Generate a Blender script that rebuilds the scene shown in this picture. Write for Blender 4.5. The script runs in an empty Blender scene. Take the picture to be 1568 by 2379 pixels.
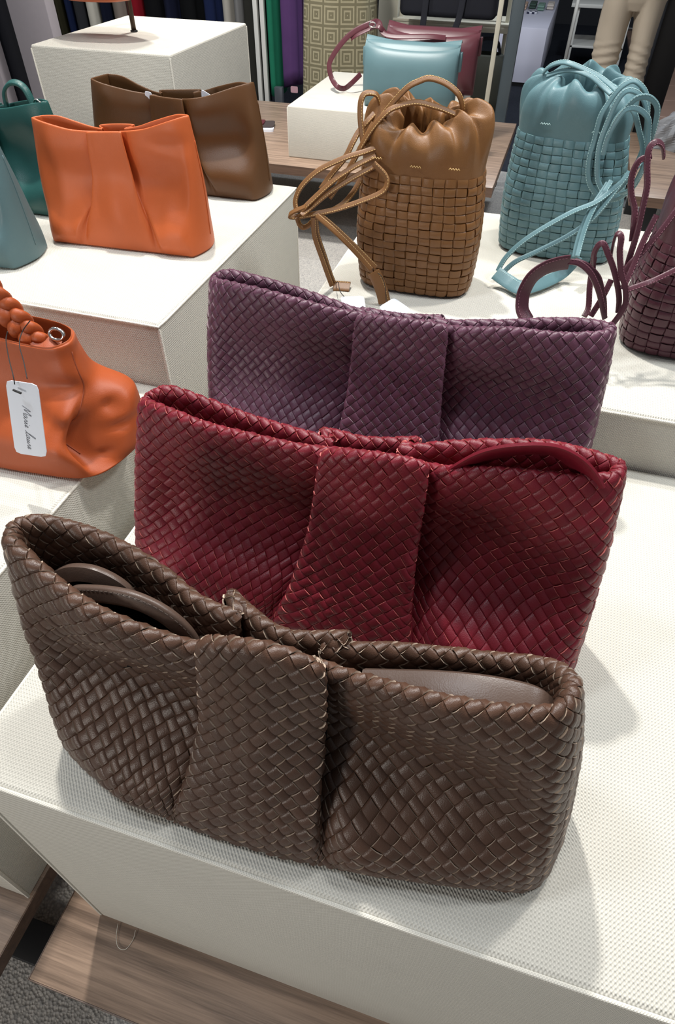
import bpy, bmesh, math, random
import numpy as np
from mathutils import Matrix, Vector

random.seed(7)
RNG = np.random.default_rng(11)
SC = bpy.context.scene
COL = SC.collection

# ------------------------------------------------------------------ camera
def make_camera():
    f, pitch, roll, yaw = 1479.29, math.radians(45.3957), math.radians(.6975), math.radians(-16.299)
    C = Vector((.3848, -.1256, .5644))
    fw = Vector((math.sin(yaw)*math.cos(pitch), math.cos(yaw)*math.cos(pitch), -math.sin(pitch)))
    rt = Vector((math.cos(yaw), -math.sin(yaw), 0))
    up = rt.cross(fw)
    r2 = math.cos(roll)*rt + math.sin(roll)*up
    u2 = -math.sin(roll)*rt + math.cos(roll)*up
    cam = bpy.data.cameras.new('camera')
    cam.sensor_fit = 'VERTICAL'
    cam.sensor_height = 24.0
    cam.lens = f/2379*24.0
    cam.clip_start = .01
    o = bpy.data.objects.new('camera', cam)
    M = Matrix(((r2.x, u2.x, -fw.x, C.x), (r2.y, u2.y, -fw.y, C.y), (r2.z, u2.z, -fw.z, C.z), (0, 0, 0, 1)))
    o.matrix_world = M
    COL.objects.link(o)
    SC.camera = o
make_camera()

# ------------------------------------------------------------------ light
w = bpy.data.worlds.new('world'); SC.world = w; w.use_nodes = True
w.node_tree.nodes['Background'].inputs[0].default_value = (.88, .94, 1.0, 1)
w.node_tree.nodes['Background'].inputs[1].default_value = .17

def lamp(loc, power, size, col=(1, .96, .9), target=None, spread=160):
    L = bpy.data.lights.new('ceiling_or_fill_lamp', 'AREA')
    L.shape = 'DISK'; L.size = size; L.energy = power; L.color = col
    L.spread = math.radians(spread)
    o = bpy.data.objects.new('ceiling_or_fill_lamp', L)
    o.location = loc
    if target is not None:
        d = Vector(target) - Vector(loc)
        o.rotation_euler = d.to_track_quat('-Z', 'Y').to_euler()
    COL.objects.link(o)
lamp((-.50, 1.40, 3.0), 46, .12, (1, .97, .92), (.1, .4, 0), 130)
lamp((.85, 1.30, 1.9), 11, .12, (1, .97, .92), (.4, .6, 0), 130)
lamp((.45, .74, 2.0), 9, .25, (.95, .98, 1.0))
lamp((1.5, .78, 1.9), 12, .25, (.93, .97, 1.0), (.6, .7, 0))
lamp((-.50, .10, 1.9), 11, .30, (.86, .93, 1.0))
lamp((-1.5, .75, 1.9), 4, .25, (.95, .98, 1.0), (-.9, 1.0, 0))
lamp((-.95, -2.3, .55), 20, .60, (1, .95, .88), (.2, 0, -.3))  # added low fill light, not a ceiling fixture; brightens the plinth fronts
lamp((-1.3, 2.1, 1.9), 9, .10, (1, .96, .9), (-1.1, 2.0, 0))
lamp((-.85, 2.5, 1.9), 36, .2, (1, .97, .92), (-.5, 3.5, -.5), 120)
lamp((.6, 5.3, 1.9), 40, .25, (.85, .92, 1.0), (.3, 5.8, -.5))
lamp((-1.9, 4.0, 1.9), 26, .25, (.95, .97, 1.0), (-1.9, 5, -.5))
SC.view_settings.view_transform = 'Standard'
SC.view_settings.look = 'None'
SC.view_settings.gamma = 1.0
SC.view_settings.use_curve_mapping = False
SC.view_settings.exposure = 0.0

# ------------------------------------------------------------------ helpers
def tag(o, label=None, cat=None, group=None, kind=None):
    if label: o['label'] = label
    if cat: o['category'] = cat
    if group: o['group'] = group
    if kind: o['kind'] = kind
    return o

def empty(name, loc=(0, 0, 0), rz=0.0, parent=None):
    o = bpy.data.objects.new(name, None)
    o.location = loc; o.rotation_euler = (0, 0, rz); o.empty_display_size = .02
    COL.objects.link(o)
    if parent: o.parent = parent
    return o

def quads(name, V, F, mats, parent=None, midx=None, smooth=True, sharp=None):
    """fast mesh from arrays: V (n,3), F list/array of quads or list of polygons"""
    me = bpy.data.meshes.new(name)
    V = np.asarray(V, dtype=np.float32)
    if isinstance(F, np.ndarray):
        nf, k = F.shape
        me.vertices.add(len(V)); me.vertices.foreach_set('co', V.ravel())
        me.loops.add(nf*k); me.loops.foreach_set('vertex_index', F.astype(np.int32).ravel())
        me.polygons.add(nf)
        me.polygons.foreach_set('loop_start', np.arange(0, nf*k, k, dtype=np.int32))
        me.update(calc_edges=True)
    else:
        me.from_pydata([tuple(map(float, v)) for v in V], [], [tuple(map(int, f)) for f in F])
    if midx is not None: me.polygons.foreach_set('material_index', np.asarray(midx, dtype=np.int32))
    me.polygons.foreach_set('use_smooth', np.full(len(me.polygons), smooth, dtype=bool))
    for m in (mats if isinstance(mats, (list, tuple)) else [mats]): me.materials.append(m)
    me.update()
    if sharp is not None: me.set_sharp_from_angle(angle=math.radians(sharp))
    o = bpy.data.objects.new(name, me)
    COL.objects.link(o)
    if parent: o.parent = parent
    return o

def bm_obj(name, bm, mats, parent=None, smooth=False, sharp=None):
    me = bpy.data.meshes.new(name)
    bmesh.ops.recalc_face_normals(bm, faces=bm.faces)
    bm.to_mesh(me); bm.free()
    me.polygons.foreach_set('use_smooth', np.full(len(me.polygons), smooth, dtype=bool))
    for m in (mats if isinstance(mats, (list, tuple)) else [mats]): me.materials.append(m)
    if sharp is not None: me.set_sharp_from_angle(angle=math.radians(sharp))
    o = bpy.data.objects.new(name, me)
    COL.objects.link(o)
    if parent: o.parent = parent
    return o

def add_box(bm, lo, hi, bev=.003, seg=2):
    r = bmesh.ops.create_cube(bm, size=1)
    vs = r['verts']
    for v in vs:
        v.co = Vector([lo[i] + (v.co[i] + .5)*(hi[i] - lo[i]) for i in range(3)])
    if bev > 0:
        es = list({e for v in vs for e in v.link_edges})
        bmesh.ops.bevel(bm, geom=es, offset=bev, segments=seg, affect='EDGES', profile=.5)

def box(name, lo, hi, mat, parent=None, bev=.003, seg=2):
    bm = bmesh.new(); add_box(bm, lo, hi, bev, seg)
    return bm_obj(name, bm, mat, parent, True, 40)

def catmull(P, n, closed=False):
    """n samples per segment"""
    P = np.asarray(P, float); N = len(P)
    out = []
    segs = N if closed else N - 1
    t = np.arange(n)/n
    for i in range(segs):
        if closed: a, b, c, d = P[(i-1) % N], P[i], P[(i+1) % N], P[(i+2) % N]
        else: a, b, c, d = P[max(i-1, 0)], P[i], P[i+1], P[min(i+2, N-1)]
        T = t[:, None] if P.ndim == 2 else t[:, None, None]
        out.append(.5*((2*b) + (-a+c)*T + (2*a-5*b+4*c-d)*T**2 + (-a+3*b-3*c+d)*T**3))
    out = np.concatenate(out)
    if not closed: out = np.concatenate([out, P[-1:]])
    return out

def frames(P):
    T = np.gradient(P, axis=0); T /= np.linalg.norm(T, axis=1)[:, None] + 1e-12
    return T

def sweep(P, prof, up=None, closed=False, twist=None, carry=False):
    """sweep a closed 2d profile [(a,b)] along path P; a along side, b along 'up'"""
    T = frames(P); n = len(P)
    if closed:
        T = np.roll(P, -1, 0) - np.roll(P, 1, 0); T /= np.linalg.norm(T, axis=1)[:, None]
    ups = np.zeros((n, 3))
    if up is None:
        v = np.array([0, 0, 1.0])
        if abs(T[0] @ v) > .9: v = np.array([0, 1.0, 0])
        v = v - (v @ T[0])*T[0]; v /= np.linalg.norm(v)
        ups[0] = v
        for i in range(1, n):
            v = v - (v @ T[i])*T[i]; v /= np.linalg.norm(v); ups[i] = v
    elif carry:
        v = np.asarray(up, float); i0 = n//2
        Tm = T[i0]; v = v - (v @ Tm)*Tm; v /= np.linalg.norm(v) + 1e-9; ups[i0] = v
        for rng_ in (range(i0+1, n), range(i0-1, -1, -1)):
            q = v.copy()
            for i in rng_:
                q = q - (q @ T[i])*T[i]; q /= np.linalg.norm(q) + 1e-9; ups[i] = q
    else:
        U = np.broadcast_to(np.asarray(up, float), (n, 3))
        ups = U - (U*T).sum(1)[:, None]*T
        ups /= np.linalg.norm(ups, axis=1)[:, None] + 1e-9
    S = np.cross(T, ups)
    if twist is not None:
        c, s = np.cos(twist)[:, None], np.sin(twist)[:, None]
        S, ups = S*c + ups*s, -S*s + ups*c
    prof = np.asarray(prof, float); k = len(prof)
    V = P[:, None, :] + S[:, None, :]*prof[None, :, 0, None] + ups[:, None, :]*prof[None, :, 1, None]
    V = V.reshape(-1, 3)
    F = []
    m = n if closed else n - 1
    for i in range(m):
        i2 = (i+1) % n
        for j in range(k):
            j2 = (j+1) % k
            F.append((i*k+j, i*k+j2, i2*k+j2, i2*k+j))
    if not closed:
        F.append(tuple(range(k-1, -1, -1))); F.append(tuple((n-1)*k + j for j in range(k)))
    return V, F, (T, S, ups)

def circle(r, k=8): return [(r*math.cos(2*math.pi*i/k), r*math.sin(2*math.pi*i/k)) for i in range(k)]

def tube(name, pts, r, mat, parent=None, n=6, k=8, closed=False):
    P = catmull(pts, n, closed) if n > 1 else np.asarray(pts, float)
    V, F, _ = sweep(P, circle(r, k), closed=closed)
    return quads(name, V, F, mat, parent, smooth=True)

def strap(name, pts, wd, th, mat, parent, up=None, n=8, stitch=None, thread=None, twist=None, edge=None):
    """flat leather band with rounded edges, and a row of stitches as a sub-part"""
    P = catmull(pts, n)
    a, b = wd/2, th/2
    prof = [(-a, -b*.5), (-a, b*.5), (-a*.85, b), (-a*.45, b*1.12), (a*.45, b*1.12), (a*.85, b), (a, b*.5), (a, -b*.5), (a*.85, -b), (-a*.85, -b)]
    tw = None
    if twist is not None: tw = np.interp(np.linspace(0, 1, len(P)), np.linspace(0, 1, len(twist)), twist)
    V, F, (T, S, U) = sweep(P, prof, up=up, twist=tw, carry=True)
    k = len(prof)
    mi = [0]*len(F)
    mats = mat
    if edge is not None:
        mats = [mat, edge]
        mi = [1 if (f % k in (0, 6) and f < (len(P)-1)*k) else 0 for f in range(len(F))]
    o = quads(name, V, F, mats, parent, midx=mi, smooth=True, sharp=50)
    if stitch:
        seg = np.linalg.norm(np.diff(P, axis=0), axis=1); L = np.concatenate([[0], np.cumsum(seg)])
        VV, FF = [], []
        s = stitch
        while s < L[-1] - stitch:
            q = [np.interp(s + d, L, np.arange(len(P))) for d in (0, stitch*.6)]
            pp = []
            for x in q:
                i = min(int(x), len(P)-2); fr = x - i
                pos = P[i]*(1-fr) + P[i+1]*fr; sd = S[i]; u = U[i]
                pp.append((pos, sd, u))
            for side in (-.68,):
                base = len(VV)
                for pos, sd, u in pp:
                    for da, db in ((-.00035, .9), (.00035, .9), (.00035, 1.35), (-.00035, 1.35)):
                        VV.append(pos + sd*(a*side + da) + u*b*db)
                FF += [(base, base+1, base+5, base+4), (base+1, base+2, base+6, base+5), (base+2, base+3, base+7, base+6), (base+3, base, base+4, base+7), (base+3, base+2, base+1, base), (base+4, base+5, base+6, base+7)]
            s += stitch
        if VV:
            st = quads('stitching', VV, FF, thread or mat, o, smooth=False)
            tag(st, kind='stuff')
    return o

# ------------------------------------------------------------------ materials
def nodes_of(name):
    m = bpy.data.materials.new(name); m.use_nodes = True
    nt = m.node_tree; b = nt.nodes['Principled BSDF']
    return m, nt, b
def N(nt, kind, **kw):
    n = nt.nodes.new(kind)
    for k, v in kw.items():
        if k.startswith('i_'):
            key = k[2:]
            n.inputs[int(key) if key.isdigit() else key.replace('_', ' ')].default_value = v
        else: setattr(n, k, v)
    return n
def math_n(nt, op, a, b=None):
    n = nt.nodes.new('ShaderNodeMath'); n.operation = op
    for i, x in enumerate((a, b)):
        if x is None: continue
        if isinstance(x, (int, float)): n.inputs[i].default_value = x
        else: nt.links.new(x, n.inputs[i])
    return n.outputs[0]
def srgb(r, g, b):
    f = lambda c: (c/255/12.92) if c/255 <= .04045 else ((c/255 + .055)/1.055)**2.4
    return (f(r), f(g), f(b), 1)
def mixc(nt, fac, a, b):
    n = nt.nodes.new('ShaderNodeMix'); n.data_type = 'RGBA'
    if isinstance(fac, (int, float)): n.inputs[0].default_value = fac
    else: nt.links.new(fac, n.inputs[0])
    for i, x in ((6, a), (7, b)):
        if isinstance(x, tuple): n.inputs[i].default_value = x
        else: nt.links.new(x, n.inputs[i])
    return n.outputs[2]

def leather(name, col, rough=.42, var=.25, grain=.12, scale=900, objvar=.0, spec=.38, mott=14):
    m, nt, b = nodes_of(name)
    tc = N(nt, 'ShaderNodeTexCoord')
    n1 = N(nt, 'ShaderNodeTexNoise', i_Scale=mott, i_Detail=4.0)
    nt.links.new(tc.outputs['Object'], n1.inputs['Vector'])
    dark = tuple(c*(1-var) for c in col[:3]) + (1,)
    lite = tuple(min(1, c*(1+var)) for c in col[:3]) + (1,)
    c = mixc(nt, n1.outputs[0], dark, lite)
    if objvar:
        oi = N(nt, 'ShaderNodeObjectInfo')
        hs = N(nt, 'ShaderNodeHueSaturation')
        v = math_n(nt, 'ADD', math_n(nt, 'MULTIPLY', oi.outputs['Random'], objvar*2), 1-objvar)
        nt.links.new(v, hs.inputs['Value']); nt.links.new(c, hs.inputs['Color']); c = hs.outputs[0]
    nt.links.new(c, b.inputs['Base Color'])
    b.inputs['Roughness'].default_value = rough
    b.inputs['Specular IOR Level'].default_value = spec
    vo = N(nt, 'ShaderNodeTexVoronoi', i_Scale=scale)
    nt.links.new(tc.outputs['Object'], vo.inputs['Vector'])
    n2 = N(nt, 'ShaderNodeTexNoise', i_Scale=scale*.22, i_Detail=3.0)
    nt.links.new(tc.outputs['Object'], n2.inputs['Vector'])
    h = math_n(nt, 'ADD', vo.outputs['Distance'], math_n(nt, 'MULTIPLY', n2.outputs[0], 1.2))
    bp = N(nt, 'ShaderNodeBump', i_Strength=grain, i_Distance=.0008)
    nt.links.new(h, bp.inputs['Height']); nt.links.new(bp.outputs[0], b.inputs['Normal'])
    return m

def plain(name, col, rough=.6, metal=0.0, spec=.5, noise=0.0, nscale=60):
    m, nt, b = nodes_of(name)
    b.inputs['Base Color'].default_value = col
    b.inputs['Roughness'].default_value = rough; b.inputs['Metallic'].default_value = metal
    b.inputs['Specular IOR Level'].default_value = spec
    tc = N(nt, 'ShaderNodeTexCoord'); n1 = N(nt, 'ShaderNodeTexNoise', i_Scale=nscale, i_Detail=3.0)
    nt.links.new(tc.outputs['Object'], n1.inputs['Vector'])
    if noise:
        c = mixc(nt, n1.outputs[0], tuple(x*(1-noise) for x in col[:3]) + (1,), tuple(min(1, x*(1+noise)) for x in col[:3]) + (1,))
        nt.links.new(c, b.inputs['Base Color'])
    bp = N(nt, 'ShaderNodeBump', i_Strength=.08, i_Distance=.002)
    nt.links.new(n1.outputs[0], bp.inputs['Height']); nt.links.new(bp.outputs[0], b.inputs['Normal'])
    return m

def linen(name, col, pitch=.0031, strength=.9):
    m, nt, b = nodes_of(name)
    tc = N(nt, 'ShaderNodeTexCoord'); ge = N(nt, 'ShaderNodeNewGeometry')
    sp = N(nt, 'ShaderNodeSeparateXYZ'); nt.links.new(tc.outputs['Object'], sp.inputs[0])
    sn = N(nt, 'ShaderNodeSeparateXYZ'); nt.links.new(ge.outputs['Normal'], sn.inputs[0])
    x, y, z = sp.outputs
    nx = math_n(nt, 'GREATER_THAN', math_n(nt, 'ABSOLUTE', sn.outputs[0]), .7)
    nz = math_n(nt, 'GREATER_THAN', math_n(nt, 'ABSOLUTE', sn.outputs[2]), .7)
    # a = x unless the face looks along x (then y); b = z unless the face looks up (then y)
    def sel(f, p, q):
        mx = nt.nodes.new('ShaderNodeMix'); mx.data_type = 'FLOAT'
        nt.links.new(f, mx.inputs[0]); nt.links.new(p, mx.inputs[2]); nt.links.new(q, mx.inputs[3])
        return mx.outputs[0]
    a = sel(nx, x, y); c = sel(nz, z, y)
    wob = N(nt, 'ShaderNodeTexNoise', i_Scale=25.0, i_Detail=2.0)
    nt.links.new(tc.outputs['Object'], wob.inputs['Vector'])
    wv = math_n(nt, 'MULTIPLY', wob.outputs[0], .004)
    a = math_n(nt, 'ADD', a, wv); c = math_n(nt, 'ADD', c, wv)
    k = 2*math.pi/pitch
    sa = math_n(nt, 'SINE', math_n(nt, 'MULTIPLY', a, k)); sc = math_n(nt, 'SINE', math_n(nt, 'MULTIPLY', c, k*.86))
    h = math_n(nt, 'ADD', math_n(nt, 'MULTIPLY', sa, sc), math_n(nt, 'MULTIPLY', sc, .35))
    n1 = N(nt, 'ShaderNodeTexNoise', i_Scale=6.0, i_Detail=5.0); nt.links.new(tc.outputs['Object'], n1.inputs['Vector'])
    n2 = N(nt, 'ShaderNodeTexNoise', i_Scale=420.0, i_Detail=2.0); nt.links.new(tc.outputs['Object'], n2.inputs['Vector'])
    f = math_n(nt, 'ADD', math_n(nt, 'MULTIPLY', n1.outputs[0], .5), math_n(nt, 'MULTIPLY', h, .48))
    cc = mixc(nt, f, tuple(v*.80 for v in col[:3]) + (1,), tuple(min(.93, v*1.08) for v in col[:3]) + (1,))
    nt.links.new(cc, b.inputs['Base Color'])
    b.inputs['Roughness'].default_value = .8; b.inputs['Specular IOR Level'].default_value = .25
    hh = math_n(nt, 'ADD', h, math_n(nt, 'MULTIPLY', n2.outputs[0], .8))
    bp = N(nt, 'ShaderNodeBump', i_Strength=strength, i_Distance=.0004)
    nt.links.new(hh, bp.inputs['Height']); nt.links.new(bp.outputs[0], b.inputs['Normal'])
    return m

def wood(name, dark, lite, rough=.35):
    m, nt, b = nodes_of(name)
    tc = N(nt, 'ShaderNodeTexCoord')
    mp = N(nt, 'ShaderNodeMapping'); mp.inputs['Scale'].default_value = (1.6, 42, 42)
    nt.links.new(tc.outputs['Object'], mp.inputs[0])
    n1 = N(nt, 'ShaderNodeTexNoise', i_Scale=1.6, i_Detail=6.0, i_Roughness=.6, i_Distortion=.4); nt.links.new(mp.outputs[0], n1.inputs['Vector'])
    mp2 = N(nt, 'ShaderNodeMapping'); mp2.inputs['Scale'].default_value = (8, 260, 260)
    nt.links.new(tc.outputs['Object'], mp2.inputs[0])
    n2 = N(nt, 'ShaderNodeTexNoise', i_Scale=2.0, i_Detail=3.0); nt.links.new(mp2.outputs[0], n2.inputs['Vector'])
    f = math_n(nt, 'ADD', math_n(nt, 'MULTIPLY', n1.outputs[0], .75), math_n(nt, 'MULTIPLY', n2.outputs[0], .3))
    cr = N(nt, 'ShaderNodeValToRGB')
    cr.color_ramp.elements[0].position = .36; cr.color_ramp.elements[0].color = dark
    cr.color_ramp.elements[1].position = .68; cr.color_ramp.elements[1].color = lite
    nt.links.new(f, cr.inputs[0]); nt.links.new(cr.outputs[0], b.inputs['Base Color'])
    b.inputs['Roughness'].default_value = rough
    bp = N(nt, 'ShaderNodeBump', i_Strength=.15, i_Distance=.0006)
    nt.links.new(n2.outputs[0], bp.inputs['Height']); nt.links.new(bp.outputs[0], b.inputs['Normal'])
    return m

def carpet(name, dark, lite, scale=190):
    m, nt, b = nodes_of(name)
    tc = N(nt, 'ShaderNodeTexCoord')
    v = N(nt, 'ShaderNodeTexVoronoi', i_Scale=scale); nt.links.new(tc.outputs['Object'], v.inputs['Vector'])
    n = N(nt, 'ShaderNodeTexNoise', i_Scale=scale*.5, i_Detail=4.0); nt.links.new(tc.outputs['Object'], n.inputs['Vector'])
    f = math_n(nt, 'ADD', math_n(nt, 'MULTIPLY', v.outputs['Distance'], .6), math_n(nt, 'MULTIPLY', n.outputs[0], .6))
    c = mixc(nt, f, lite, dark)
    nt.links.new(c, b.inputs['Base Color']); b.inputs['Roughness'].default_value = .95; b.inputs['Specular IOR Level'].default_value = .1
    bp = N(nt, 'ShaderNodeBump', i_Strength=.8, i_Distance=.003); nt.links.new(v.outputs['Distance'], bp.inputs['Height'])
    nt.links.new(bp.outputs[0], b.inputs['Normal'])
    return m

def greek(name, base, line, sq=.055):
    """printed cloth: nested squares"""
    m, nt, b = nodes_of(name)
    tc = N(nt, 'ShaderNodeTexCoord'); sp = N(nt, 'ShaderNodeSeparateXYZ'); nt.links.new(tc.outputs['UV'], sp.inputs[0])
    def cell(v):
        return math_n(nt, 'ABSOLUTE', math_n(nt, 'SUBTRACT', math_n(nt, 'FRACT', math_n(nt, 'DIVIDE', v, sq)), .5))
    a, c = cell(sp.outputs[0]), cell(sp.outputs[1])
    mx = math_n(nt, 'MAXIMUM', a, c)
    ring = math_n(nt, 'LESS_THAN', math_n(nt, 'FRACT', math_n(nt, 'ADD', math_n(nt, 'MULTIPLY', mx, 5.0), .25)), .42)
    n = N(nt, 'ShaderNodeTexNoise', i_Scale=30.0); nt.links.new(tc.outputs['UV'], n.inputs['Vector'])
    f = math_n(nt, 'MULTIPLY', ring, math_n(nt, 'ADD', math_n(nt, 'MULTIPLY', n.outputs[0], .6), .6))
    nt.links.new(mixc(nt, f, base, line), b.inputs['Base Color']); b.inputs['Roughness'].default_value = .85
    return m

M = {}
M['linen'] = linen('cream linen', (.69, .66, .585, 1))
M['linen_top'] = linen('cream linen piping', (.83, .79, .70, 1), .0022, .6)
M['wood'] = wood('walnut laminate', srgb(108, 90, 77), srgb(172, 146, 126), .33)
M['wood_edge'] = plain('laminate edge', srgb(178, 145, 112), .5, noise=.15)
M['wood_side'] = wood('walnut laminate edge band', srgb(84, 64, 52), srgb(118, 92, 76), .45)
M['carpet'] = carpet('grey loop carpet', srgb(140, 139, 138), srgb(214, 208, 200))
M['black_metal'] = plain('black powder coated metal', (.012, .013, .015, 1), .45)
M['white_metal'] = plain('white painted metal', srgb(215, 215, 210), .4)
M['cream_metal'] = plain('cream painted metal', srgb(190, 186, 170), .45)
M['steel'] = plain('polished nickel', (.75, .74, .72, 1), .18, 1.0)
M['paper'] = plain('white card', srgb(222, 226, 236), .55)
M['ink'] = plain('grey ink', (.09, .09, .1, 1), .7)
M['cord'] = plain('black cord', (.012, .011, .011, 1), .7)
M['lining'] = plain('dark lining cloth', (.006, .006, .007, 1), .85, spec=.1)
M['brown'] = leather('dark brown leather', srgb(79, 56, 44), .40, .22, .16, 1100, .13)
M['brown_edge'] = plain('raw brown leather edge', srgb(188, 166, 146), .75)
M['red'] = leather('burgundy leather', srgb(110, 26, 38), .42, .22, .18, 1100, .13)
M['red_edge'] = plain('raw red leather edge', srgb(218, 118, 112), .75)
M['plum'] = leather('plum leather', srgb(88, 54, 70), .38, .22, .16, 1100, .12)
M['plum_edge'] = plain('raw plum leather edge', srgb(176, 150, 158), .75)
M['orange'] = leather('orange leather', srgb(190, 93, 47), .46, .12, .10, 800)
M['rust'] = leather('rust orange leather', srgb(160, 74, 34), .48, .12, .10, 800)
M['tan'] = leather('tan brown leather', srgb(88, 58, 32), .42, .15, .10, 800)
M['cognac'] = leather('cognac leather', srgb(120, 82, 46), .42, .16, .14, 900, .05)
M['cognac_edge'] = plain('cognac leather edge', srgb(120, 74, 32), .7)
M['cognac_thread'] = plain('ochre thread', srgb(205, 170, 110), .7)
M['teal'] = leather('grey teal leather', srgb(92, 124, 130), .40, .12, .12, 900, .05)
M['teal_edge'] = plain('teal leather edge', srgb(132, 164, 162), .7)
M['teal_thread'] = plain('pale teal thread', srgb(176, 206, 204), .7)
M['teal_flat'] = leather('sea teal leather', srgb(92, 120, 126), .40, .08, .10, 700)
M['green'] = leather('bottle green leather', srgb(38, 82, 78), .38, .15, .14, 700)
M['greyteal'] = leather('pale grey teal leather', srgb(84, 110, 114), .42, .12, .14, 700)
M['wine'] = leather('wine leather', srgb(80, 44, 54), .34, .15, .14, 900, .05)
M['wine_flat'] = leather('smooth wine leather', srgb(88, 46, 54), .34, .10, .06, 700)
M['wine_edge'] = plain('wine leather edge', srgb(60, 30, 38), .7)
M['wine_thread'] = plain('wine thread', srgb(128, 84, 96), .7)

# ------------------------------------------------------------------ setting
def slab(name, lo, hi, mat):
    o = box(name, lo, hi, mat, None, 0)
    tag(o, kind='structure'); return o
FZ = -.9
slab('floor', (-5, -1.6, FZ-.05), (5, 4.75, FZ), M['carpet'])
M['dark_floor'] = carpet('dark blue grey carpet tile', srgb(34, 37, 44), srgb(52, 55, 64), 120)
slab('floor', (-5, 4.75, FZ-.05), (1.02, 11, FZ), M['dark_floor'])
M['tile'] = plain('rosy brown floor tile', srgb(150, 122, 108), .45, noise=.1, nscale=8)
M['grout'] = plain('dark grout', srgb(90, 78, 72), .9)
fl = slab('floor', (1.02, 4.75, FZ-.05), (5, 11, FZ-.004), M['grout'])
tile_me = None
for i in range(6):
    for j in range(10):
        lo = (1.03 + i*.6, 4.76 + j*.6)
        if tile_me is None:
            t = box('tile', (0, 0, 0), (.59, .59, .012), M['tile'], fl, .003, 1); tile_me = t.data
        else:
            t = bpy.data.objects.new('tile', tile_me); COL.objects.link(t); t.parent = fl
        t.location = (lo[0], lo[1], FZ-.008)
M['wall_back'] = plain('dark charcoal wall', srgb(38, 40, 46), .8)
slab('wall_back', (-6, 11, FZ), (6, 11.1, 2.2), M['wall_back'])
M['lilac'] = plain('lilac grey wall panel', srgb(150, 144, 150), .6, noise=.04)

# ------------------------------------------------------------------ benches
def bench(name_label, lo, hi, th, legs, extra=None):
    t = empty('display_bench', ((lo[0]+hi[0])/2, (lo[1]+hi[1])/2, FZ))
    tag(t, name_label, 'bench', 'low wooden display benches')
    dx, dy = t.location.x, t.location.y
    z1 = -.5
    o = box('top', (lo[0]-dx, lo[1]-dy, z1-th-FZ), (hi[0]-dx, hi[1]-dy, z1-FZ), M['wood'], t, .0018, 2)
    eb = bmesh.new()
    for a, b2 in (((lo[0]-.0012, lo[1]-.0012), (hi[0]+.0012, lo[1])), ((lo[0]-.0012, hi[1]), (hi[0]+.0012, hi[1]+.0012)), ((lo[0]-.0012, lo[1]), (lo[0], hi[1])), ((hi[0], lo[1]), (hi[0]+.0012, hi[1]))):
        add_box(eb, (a[0]-dx, a[1]-dy, z1-th+.001-FZ), (b2[0]-dx, b2[1]-dy, z1-.0008-FZ), 0)
    bm_obj('edge_band', eb, M['wood_side'], o)
    for (x0, y0, x1, y1) in legs:
        box('leg', (x0-dx, y0-dy, 0), (x1-dx, y1-dy, z1-th-FZ), M['black_metal'], t, .002)
    if extra:
        for (a, b2) in extra:
            box('base_rail', (a[0]-dx, a[1]-dy, a[2]-FZ), (b2[0]-dx, b2[1]-dy, b2[2]-FZ), M['black_metal'], t, .002)
    return t
bench('walnut bench in the foreground under the plinth with the woven clutches', (-.053, -.095), (1.10, 1.32), .022,
      [(.05, -.01, .09, .03), (.95, -.01, .99, .03), (.05, 1.2, .09, 1.24), (.95, 1.2, .99, 1.24)],
      [((-.045, -.062, FZ), (1.0, .002, FZ+.03))])
bench('walnut bench at the left edge under the plinth with the rust tote', (-1.6, -.32), (-.107, 1.20), .034,
      [(-1.5, -.06, -1.46, -.02), (-.25, 1.1, -.21, 1.14), (-1.5, 1.1, -1.46, 1.14), (-.32, -.06, -.28, -.02)],
      [((-1.5, -.064, FZ), (-.115, .001, FZ+.03))])
bench('walnut bench under the tall cream plinth at the top left', (-1.5, 1.70), (-.635, 2.36), .034,
      [(-1.45, 1.75, -1.41, 1.79), (-.72, 1.75, -.68, 1.79), (-1.45, 2.27, -1.41, 2.31), (-.72, 2.27, -.68, 2.31)])
bench('walnut bench in the background under the low cream plinth with two flap bags', (-2.3, 3.165), (.169, 4.30), .045,
      [(-2.2, 3.3, -2.15, 3.35), (.02, 3.35, .07, 3.4), (-2.2, 4.1, -2.15, 4.15), (.02, 4.1, .07, 4.15)])
bench('pale walnut bench at the far right behind the plum pouch', (.80, 3.27), (2.2, 4.34), .045,
      [(.9, 3.4, .95, 3.45), (2.0, 3.4, 2.05, 3.45), (.9, 4.2, .95, 4.25), (2.0, 4.2, 2.05, 4.25)])

# ------------------------------------------------------------------ plinths
def plinth(label, lo, hi, pipe=True, seam=True):
    c = ((lo[0]+hi[0])/2, (lo[1]+hi[1])/2, lo[2])
    t = empty('display_plinth', c)
    tag(t, label, 'plinth', 'linen covered display plinths')
    L = [lo[i]-c[i] for i in range(3)]; H = [hi[i]-c[i] for i in range(3)]
    box('body', L, H, M['linen'], t, .006, 3)
    if pipe:
        r = .0021
        P = [(L[0], L[1], H[2]-.004), (H[0], L[1], H[2]-.004), (H[0], H[1], H[2]-.004), (L[0], H[1], H[2]-.004)]
        pts = []
        for i in range(4):
            a, b2 = np.array(P[i]), np.array(P[(i+1) % 4])
            for f in np.linspace(0, 1, 30)[:-1]: pts.append(a*(1-f) + b2*f)
        V, F, _ = sweep(np.array(pts), circle(r, 8), closed=True)
        quads('piping', V, F, M['linen_top'], t)
    if seam:
        for (x, y) in ((L[0]+.001, L[1]+.001), (H[0]-.001, L[1]+.001), (H[0]-.001, H[1]-.001), (L[0]+.001, H[1]-.001)):
            box('corner_seam', (x-.0022, y-.0022, L[2]+.002), (x+.0022, y+.0022, H[2]-.008), M['linen_top'], t, .0015, 2)
    return t
plinth('tall cream linen plinth in the foreground carrying the three woven clutches', (0, 0, -.5), (1.02, .603, 0))
plinth('cream linen plinth at the left edge carrying the rust tote', (-.95, -.012, -.5), (-.111, .587, 0))
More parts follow.
